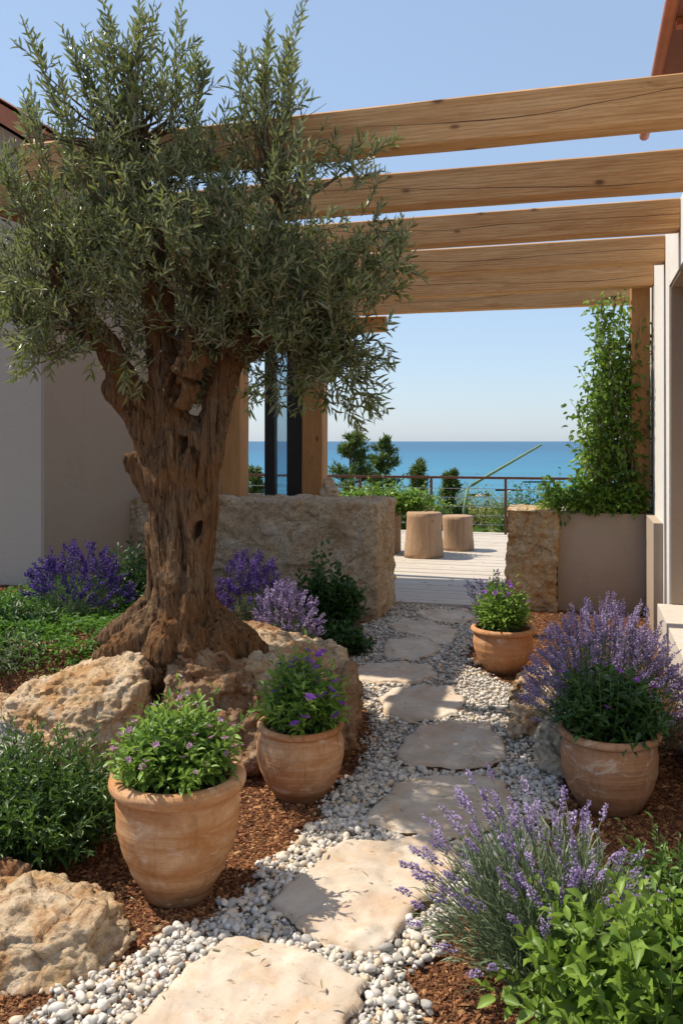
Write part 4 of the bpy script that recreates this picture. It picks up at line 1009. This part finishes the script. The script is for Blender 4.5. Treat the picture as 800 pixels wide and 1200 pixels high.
m = MB(); m.box(.56, 1.5, 3.6, 6.893, -.05, .365); part('step', m, M['step'], rh)
m = MB(); m.box(.432, 2.7, .8, 5.88, 3.625, 3.66); part('soffit', m, M['soffit'], rh)
for yy in (2.0, 3.2, 4.35, 5.3):
    m = MB(); m.box(.44, .66, yy, yy + .05, 3.585, 3.622); part('rafter_tail', m, M['fascia'], rh)
m = MB(); yy = np.linspace(.8, 5.92, 30)
m.tubes(np.column_stack([np.full(30, .40), yy, np.full(30, 3.60)]), np.full(30, .032), 10, cap=True); part('gutter', m, M['fascia'], rh, True)
m = MB(); v = [(.40, .8, 3.66), (2.7, .8, 4.6), (2.7, 5.9, 4.6), (.40, 5.9, 3.66)]; v += [(a, b_, c + .07) for a, b_, c in v]
m.add(v, np.array([(3, 2, 1, 0), (4, 5, 6, 7), (0, 1, 5, 4), (1, 2, 6, 5), (2, 3, 7, 6), (3, 0, 4, 7)])); rr_ = part('roof', m, M['tile'], rh)
for o_ in [x for x in rh.children if x.name.split('.')[0] in ('gutter', 'soffit', 'rafter_tail')]: o_.parent = rr_

# ------------------------------------------------------------------ pergola
pg = thing('pergola', (-1.2, 6.7, 0), 'timber pergola of six thick pine beams above the path', 'pergola')
def timber(x0, x1, y0, y1, z0, z1, axis_, var, seed, bev=.008, seg=44):
    """a beam with softened arrises and slight hand-hewn waviness"""
    L = [(x0, x1), (y0, y1), (z0, z1)][axis_]; o = [a for a in (0, 1, 2) if a != axis_]
    bx = [(x0, x1), (y0, y1), (z0, z1)]; (a0, a1), (b0, b1) = bx[o[0]], bx[o[1]]
    sec = [(a0 + bev, b0), (a1 - bev, b0), (a1, b0 + bev), (a1, b1 - bev), (a1 - bev, b1), (a0 + bev, b1), (a0, b1 - bev), (a0, b0 + bev)]
    s = np.linspace(L[0], L[1], seg); V = np.zeros((seg, 8, 3))
    for k, (p, q) in enumerate(sec):
        V[:, k, axis_] = s
        V[:, k, o[0]] = p + .0015 * np.sin(s * 2.3 + seed + (p > (a0 + a1) / 2) * 2) + .0008 * np.sin(s * 9 + k)
        V[:, k, o[1]] = q + .002 * np.sin(s * 1.9 + seed * 2 + (q > (b0 + b1) / 2) * 1.5) + .0008 * np.sin(s * 7.3 + k * 2)
    i = np.arange(seg - 1)[:, None] * 8; j = np.arange(8)[None]
    q = np.stack([i + j, i + (j + 1) % 8, i + 8 + (j + 1) % 8, i + 8 + j], -1).reshape(-1, 4)
    if axis_ == 1: q = q[:, ::-1]
    return MB().add(V.reshape(-1, 3), [q, np.array([list(range(8))[::-1], [8 * (seg - 1) + k for k in range(8)]])], var)
BY = [4.05, 5.09, 6.13, 7.20, 8.28, 9.28]
for k, y in enumerate(BY):
    part('beam', timber((-2.98, -3.3, -3.3, -3.3, -3.3, -3.2)[k], xw - .004 if y > 5.85 else xw - .004, y, y + .14, 3.025, 3.235, 0, .13 + k * .137, k * 1.7), M['beam'], pg)
part('plate_beam', timber(-3.14, -2.95, 4.0, 9.6, 2.86, 3.02, 1, .4, 3), M['plate'], pg)
part('post', timber(-3.36, -3.14, 7.62, 7.84, 1.04, 3.02, 2, .2, 1), M['post'], pg)
part('post', timber(-3.06, -2.82, 9.26, 9.48, .04, 2.858, 2, .6, 2), M['post'], pg)
part('post', timber(.455, .625, 8.46, 8.64, .87, 3.23, 2, .8, 4), M['post'], pg)
part('bracket', timber(-2.94, -2.13, 9.45, 9.57, 2.85, 3.02, 0, .77, 5), M['beam'], pg)

# glass door beside the post
gd = thing('glass_door', (-3.4, 9.7, .05), 'dark framed tall glass door left of the timber post', 'door')
dy = 9.7
gx0, gx1, gx2, gx3, gx4 = [ (lambda r: EYEP + r * (dy / r[1]))(ray(u, 500))[0] for u in (310, 322, 336, 355, 365)]
m = MB(); m.box(gx0, gx1, dy, dy + .09, .05, 2.95).box(gx2, gx3, dy, dy + .09, .05, 2.95).box(gx1, gx2, dy, dy + .09, 2.8, 2.95).box(gx1, gx2, dy, dy + .09, .05, .3); part('door_frame', m, M['black'], gd)
m = MB(); m.box(gx1, gx2, dy + .03, dy + .05, .3, 2.8); part('pane', m, M['glass'], gd)
m = MB(); m.box(gx3 + .003, gx4, dy - .02, dy + .12, .05, 2.95); part('jamb', m, M['grey_wall'], gd)

# ------------------------------------------------------------------ deck and railing
m = MB(); yb = 8.12; k = 0; rng = np.random.default_rng(71)
while yb < 14.6:
    x0 = -1.70 if yb < 8.15 else -6.5
    x1 = -.70 if yb < 9.42 else 3.6
    cut = sorted([x0] + list(rng.uniform(-4, min(2, x1 - .3), 1)) + [x1])
    for a, c in zip(cut[:-1], cut[1:]):
        if c - a > .05: m.box(a + .002, c - .002, yb, yb + .136, .012, .045 + rng.uniform(0, .003), rng.random())
    yb += .143; k += 1
setting('deck', m, M['deck'])
m = MB(); m.box(-6.5, -.72, 8.16, 9.5, -.2, .008).box(-6.5, 3.6, 9.503, 14.6, -.2, .008); setting('deck_base', m, M['soil'])

rl = thing('metal_railing', (-1, 14.45, .04), 'rust brown metal railing with thin cables at the deck end', 'railing')
ry = 14.45
m = MB(); m.box(-7.5, 3.5, ry - .03, ry + .03, .965, 1.005); part('top_rail', m, M['rail'], rl)
px = [(lambda r: EYEP + r * (ry / r[1]))(ray(u, 500))[0] for u in (505, 592)]
stp = px[1] - px[0]; xx = px[0] - 4 * stp
while xx < 3.4:
    m = MB(); m.box(xx - .02, xx + .02, ry - .02, ry + .02, .04, .964); part('post', m, M['rail'], rl); xx += stp
for z in (.2, .35, .5, .65, .8):
    m = MB().tubes(np.array([(-7.5, ry, z), (-2, ry, z), (3.5, ry, z)]), np.full(3, .006), 6); part('cable', m, M['cable'], rl)

# wooden stump seats on the deck
def stump(base, r, h, label, seed, top=.92):
    zs = np.linspace(0, 1, 12); pr = [(.001, 0)] + [(r * (1.04 + (top - 1.04) * z + .02 * math.sin(z * 6 + seed)), h * z * .985) for z in zs] + [(r * top * .93, h), (r * top * .5, h + .004), (.001, h)]
    mb = MB().lathe(pr, base, 40); V = mb.v[0]
    V[:, :2] += (V[:, :2] - np.asarray(base)[:2]) * (vnoise(V * np.array([1, 1, .25]), 3.5, seed, 3) * .09)[:, None]
    root = thing('stump_seat', base, label, 'stump', 'wooden stumps on the deck')
    part('stump_body', mb, M['trunkstump'], root, True)
    return root
S1 = P(496, 652, .047); S2 = P(536, 644, .047)
stump(S1, .255, .60, 'tall pale log stump standing on the sunny deck', 1)
stump(S2, .215, .49, 'shorter browner log stump right of the tall one', 2, .97)
S0 = P(452, 648, .047)
rb = MB(); rb.box(S0[0] - .3, S0[0] + .16, S0[1] - .15, S0[1] + .25, .047, .62); 
bx = thing('deck_box', S0, 'dark planter trough on the deck behind the stone wall', 'planter'); part('trough', rb, M['plate'], bx)
shrub('leafy_shrub', 81, np.array([S0[0] - .02, S0[1] + .05, .58]), .3, .95, .3, .44, 210, 12, OVATE, .085, 'vine', 'fresh green shrub in the trough beside the log stumps', 1.0, group='shrubs near the railing')
boulder('boulder', [(374, 575, 9.05), (380, 562, 9.1), (390, 560, 9.1), (396, 575, 9.05), (374, 590, 9.0), (396, 590, 9.0), (385, 562, 9.4), (395, 588, 9.4), (374, 640, 9.0), (396, 640, 9.0), (385, 690, 9.2)], 'rock', 'rounded tan stone standing at the foot of the left timber post', 13, 'boulders near the deck', .02, .02)

# ------------------------------------------------------------------ vine on the post
rng = np.random.default_rng(91)
VB = np.array([.30, 8.72, .87]); vn = thing('climbing_vine', VB, 'leafy green climbing vine in the planter reaching the beams', 'vine')
st, lv = MB(), MB(); POS, DIR, SZ, VR = [], [], [], []
def vine_u(u, v, Y): r = ray(u, v); return EYEP + r * (Y / r[1])
for k in range(66):
    Yb = rng.uniform(8.34, 8.44) if k % 3 == 0 else rng.uniform(8.5, 8.9)
    b0 = vine_u(rng.uniform(672, 752), 600, Yb)
    topv = rng.choice([350, 380, 420, 470, 520, 560], p=[.13, .2, .22, .2, .15, .1]) + rng.normal(0, 10)
    uc = np.interp(topv, [345, 400, 460, 560, 600], [716, 724, 719, 712, 708]); us = np.interp(topv, [345, 400, 460, 560, 600], [18, 40, 50, 54, 58])
    tp = vine_u(uc + rng.uniform(-1, 1) * us, topv, Yb + rng.uniform(-.15, .15))
    md = (b0 + tp) / 2 + rng.normal(0, .07, 3)
    t = np.linspace(0, 1, 14); q = bez(b0[None], md[None], tp[None], t)[0] + rng.normal(0, .012, (14, 3)); q[:, 0] = np.minimum(q[:, 0], .63)
    st.tubes(q, np.linspace(.006, .002, 14), 4)
    L = np.linalg.norm(tp - b0); n = int(L / .0185)
    tt = rng.uniform(.03, 1, n); qq = bez(b0[None], md[None], tp[None], tt)[0]; rad = unit(rng.normal(0, 1, (n, 3)))
    POS.append(qq + rad * rng.uniform(.0, .15, (n, 1)) * np.array([1, .8, .7])); DIR.append(rad + np.array([0, -.15, -.25])); SZ.append(rng.uniform(.045, .085, n)); VR.append(np.clip(rng.uniform(.1, .7) + rng.normal(0, .2, n), 0, 1))
for k in range(120):   # low spill over the planter rim
    c = vine_u(rng.uniform(640, 752), rng.uniform(570, 600), rng.uniform(8.28, 8.6)); n = 14
    rad = unit(rng.normal(0, 1, (n, 3))); POS.append(c + rad * rng.uniform(0, .1, (n, 1))); DIR.append(rad + np.array([0, -.3, 0])); SZ.append(rng.uniform(.04, .075, n)); VR.append(rng.uniform(0, .8, n))
POS, DIR, SZ, VR = map(np.concatenate, (POS, DIR, SZ, VR))
ok = POS[:, 0] < .63
put_leaves(lv, OVATE, POS[ok], DIR[ok], SZ[ok], VR[ok], rng, .95)
part('stems', st, M['twig'], vn); part('leaves', lv, M['vine'], vn, True)

# ------------------------------------------------------------------ beyond the railing
def pine(base, h, r, n, seed, label, mat='pine', name='pine_tree', group='young pines beyond the railing'):
    rng = np.random.default_rng(seed); base = np.asarray(base, float)
    root = thing(name, base, label, 'tree', group)
    tk = MB(); z = np.linspace(0, 1, 8)
    tk.tubes(base + np.column_stack([.04 * np.sin(z * 4 + seed), .03 * np.cos(z * 5), z * h * .97]), np.linspace(.05, .012, 8) * h / 2.5, 7)
    nd = MB(); POS, DIR, SZ = [], [], []
    for k in range(n):
        t = rng.uniform(.12, 1); a = rng.uniform(0, 6.28); L = r * (1.08 - t) ** .7 * rng.uniform(.6, 1.1)
        b0 = base + np.array([0, 0, t * h]); e = b0 + np.array([math.cos(a) * L, math.sin(a) * L, L * rng.uniform(.15, .8)])
        tk.tubes(np.array([b0, (b0 + e) / 2 + (0, 0, -.04), e]), np.array([.014, .009, .004]), 4)
        m_ = 90; s = rng.uniform(.25, 1, m_)[:, None]; POS.append(b0 + (e - b0) * s + rng.normal(0, .03, (m_, 3))); DIR.append(unit(e - b0) + rng.normal(0, .6, (m_, 3)) + (0, 0, .4)); SZ.append(rng.uniform(.07, .14, m_))
    POS, DIR, SZ = map(np.concatenate, (POS, DIR, SZ))
    put_leaves(nd, NARROW, POS, DIR, SZ, rng.random(len(POS)), rng, 1.8)
    part('trunk', tk, M['twig'], root); part('crown', nd, M[mat], root)
def gpt(u, d): q = PD(u, 600, d); q[2] = float(ground_h(q[0], q[1])); return q
g = gpt(412, 17.5); pine(g, 1.75 - g[2], .75, 80, 1, 'taller young pine beyond the rail by the timber post')
g = gpt(448, 18.5); pine(g, 1.60 - g[2], .7, 70, 2, 'slightly lower young pine right of the taller one')
g = gpt(490, 16.5); pine(g, 1.15 - g[2], .28, 40, 3, 'thin dark young conifer just left of a railing post')
g = gpt(528, 17); pine(g, .95 - g[2], .34, 46, 4, 'small dark conifer between the two nearest railing posts')
g = gpt(298, 16.5); pine(g, 1.0 - g[2], .38, 46, 5, 'small pine seen between timber post and glass door')
for k, (u, d, h, lab) in enumerate([(560, 17.5, .9, 'pale green shrub behind the rail below the leaning stalk'), (615, 17, 1.0, 'feathery shrub beyond the railing near the stone pillar'), (645, 16.5, 1.05, 'leafy shrub beyond the railing beside the vine'), (470, 16, .75, 'round shrub beyond the railing behind the log stumps'), (585, 20, .6, 'yellow green low bush downhill of the railing post'), (545, 22, .7, 'dry yellowish bush farthest downhill beyond the deck'), (315, 17, .7, 'low bright shrub behind the glass door'), (508, 16, .8, 'bright low shrub just outside the rail at its left post'), (600, 15.6, .85, 'grey green wispy shrub touching the rail\'s right post'), (660, 15.8, 1.0, 'dark shrub outside the rail hidden behind the climbing vine'), (440, 15.8, .9, 'broad leafy shrub outside the rail below the two pines')]):
    g = gpt(u, d); shrub('hillside_shrub', 100 + k, g, .12, .42, .4, max(.5, h - g[2] - .1), 70, 12, LANCE, .11, 'dry' if k in (0, 4, 5) else 'bush', lab, 1.2, group='shrubs beyond the railing')
for k, (u0, u1, v0, v1, d, lab) in enumerate([(546, 575, 578, 612, 27, 'pale pinkish rock left of the railing post on the slope'), (580, 612, 574, 606, 30, 'pale pinkish rock right of the railing post on the slope'), (612, 660, 570, 600, 36, 'wide pale rock on the slope behind the stone pillar')]):
    boulder('boulder', [(u0, v1 + 8, d), (u1, v1 + 8, d), (u0 + 3, v0 + 8, d), (u1 - 3, v0 + 5, d), ((u0 + u1) / 2, v0, d), (u0, v1, d + 1.2), (u1, v1, d + 1.2), ((u0 + u1) / 2, v0 + 3, d + 1.2)], 'rock_pale', lab, 20 + k, 'pale rocks on the slope', .06, .05, .01)
# leaning green flower stalk
rng = np.random.default_rng(95)
A = gpt(541, 16.2); T = PD(634, 521, 16.2); m = MB(); B0 = PD(549, 566, 16.2)
s = np.linspace(0, 1, 12); wp = np.array([A, PD(545, 574, 16.2), PD(558, 565, 16.2), T]); q = np.stack([np.interp(s, [0, .15, .33, 1], wp[:, c]) for c in range(3)], 1)
ag = thing('agave_stalk', A, 'tall leaning green agave stalk in front of the sea', 'plant')
part('stalk', m.tubes(q, np.linspace(.034, .02, 12), 8), M['stalk'], ag, True)
lvs = MB(); n = 16; a = rng.uniform(0, 6.28, n)
put_leaves(lvs, LANCE, np.repeat(A[None], n, 0), np.column_stack([np.cos(a), np.sin(a), rng.uniform(.4, 1.4, n)]), rng.uniform(.5, .8, n), rng.random(n), rng, .6); part('leaves', lvs, M['bush'], ag)
# trees behind the left house
g = np.array([-9.8, 12.5, 0.0]); pine(g, 7.1, 1.2, 90, 9, 'dark conifer top showing above the left roof', group='trees behind the left house')

rng = np.random.default_rng(401); lt = MB()
fp = scatter(gpoly, .16, rng); fp = fp[rng.random(len(fp)) < .3]
fp2 = np.array([P(rng.uniform(100, 460), rng.uniform(880, 1180))[:2] for _ in range(30)]); fp = np.vstack([fp, fp2]); n = len(fp)
onslab = np.zeros(n)
for sp, (_pl, _l, th_) in zip(slab_polys, SLABS): onslab = np.maximum(onslab, inside(fp, sp) * (th_ + .014))
zz = np.where(onslab > 0, onslab, np.where(inside(fp, gpoly), .028, .016)) + rng.uniform(0, .004, n)
put_leaves(lt, OLIVE, np.column_stack([fp, zz]), np.column_stack([rng.normal(0, 1, (n, 2)), rng.normal(0, .12, n)]), rng.uniform(.025, .045, n), rng.random(n), rng, 1.0, 3.0)
M['litter'] = leaf_mat('fallen_leaf', (.22, .16, .08), (.46, .40, .24), None, .1, .7)
setting('leaf_litter', lt, M['litter'], 'stuff', label='dry fallen olive leaves on path and mulch', cat='fallen leaves')
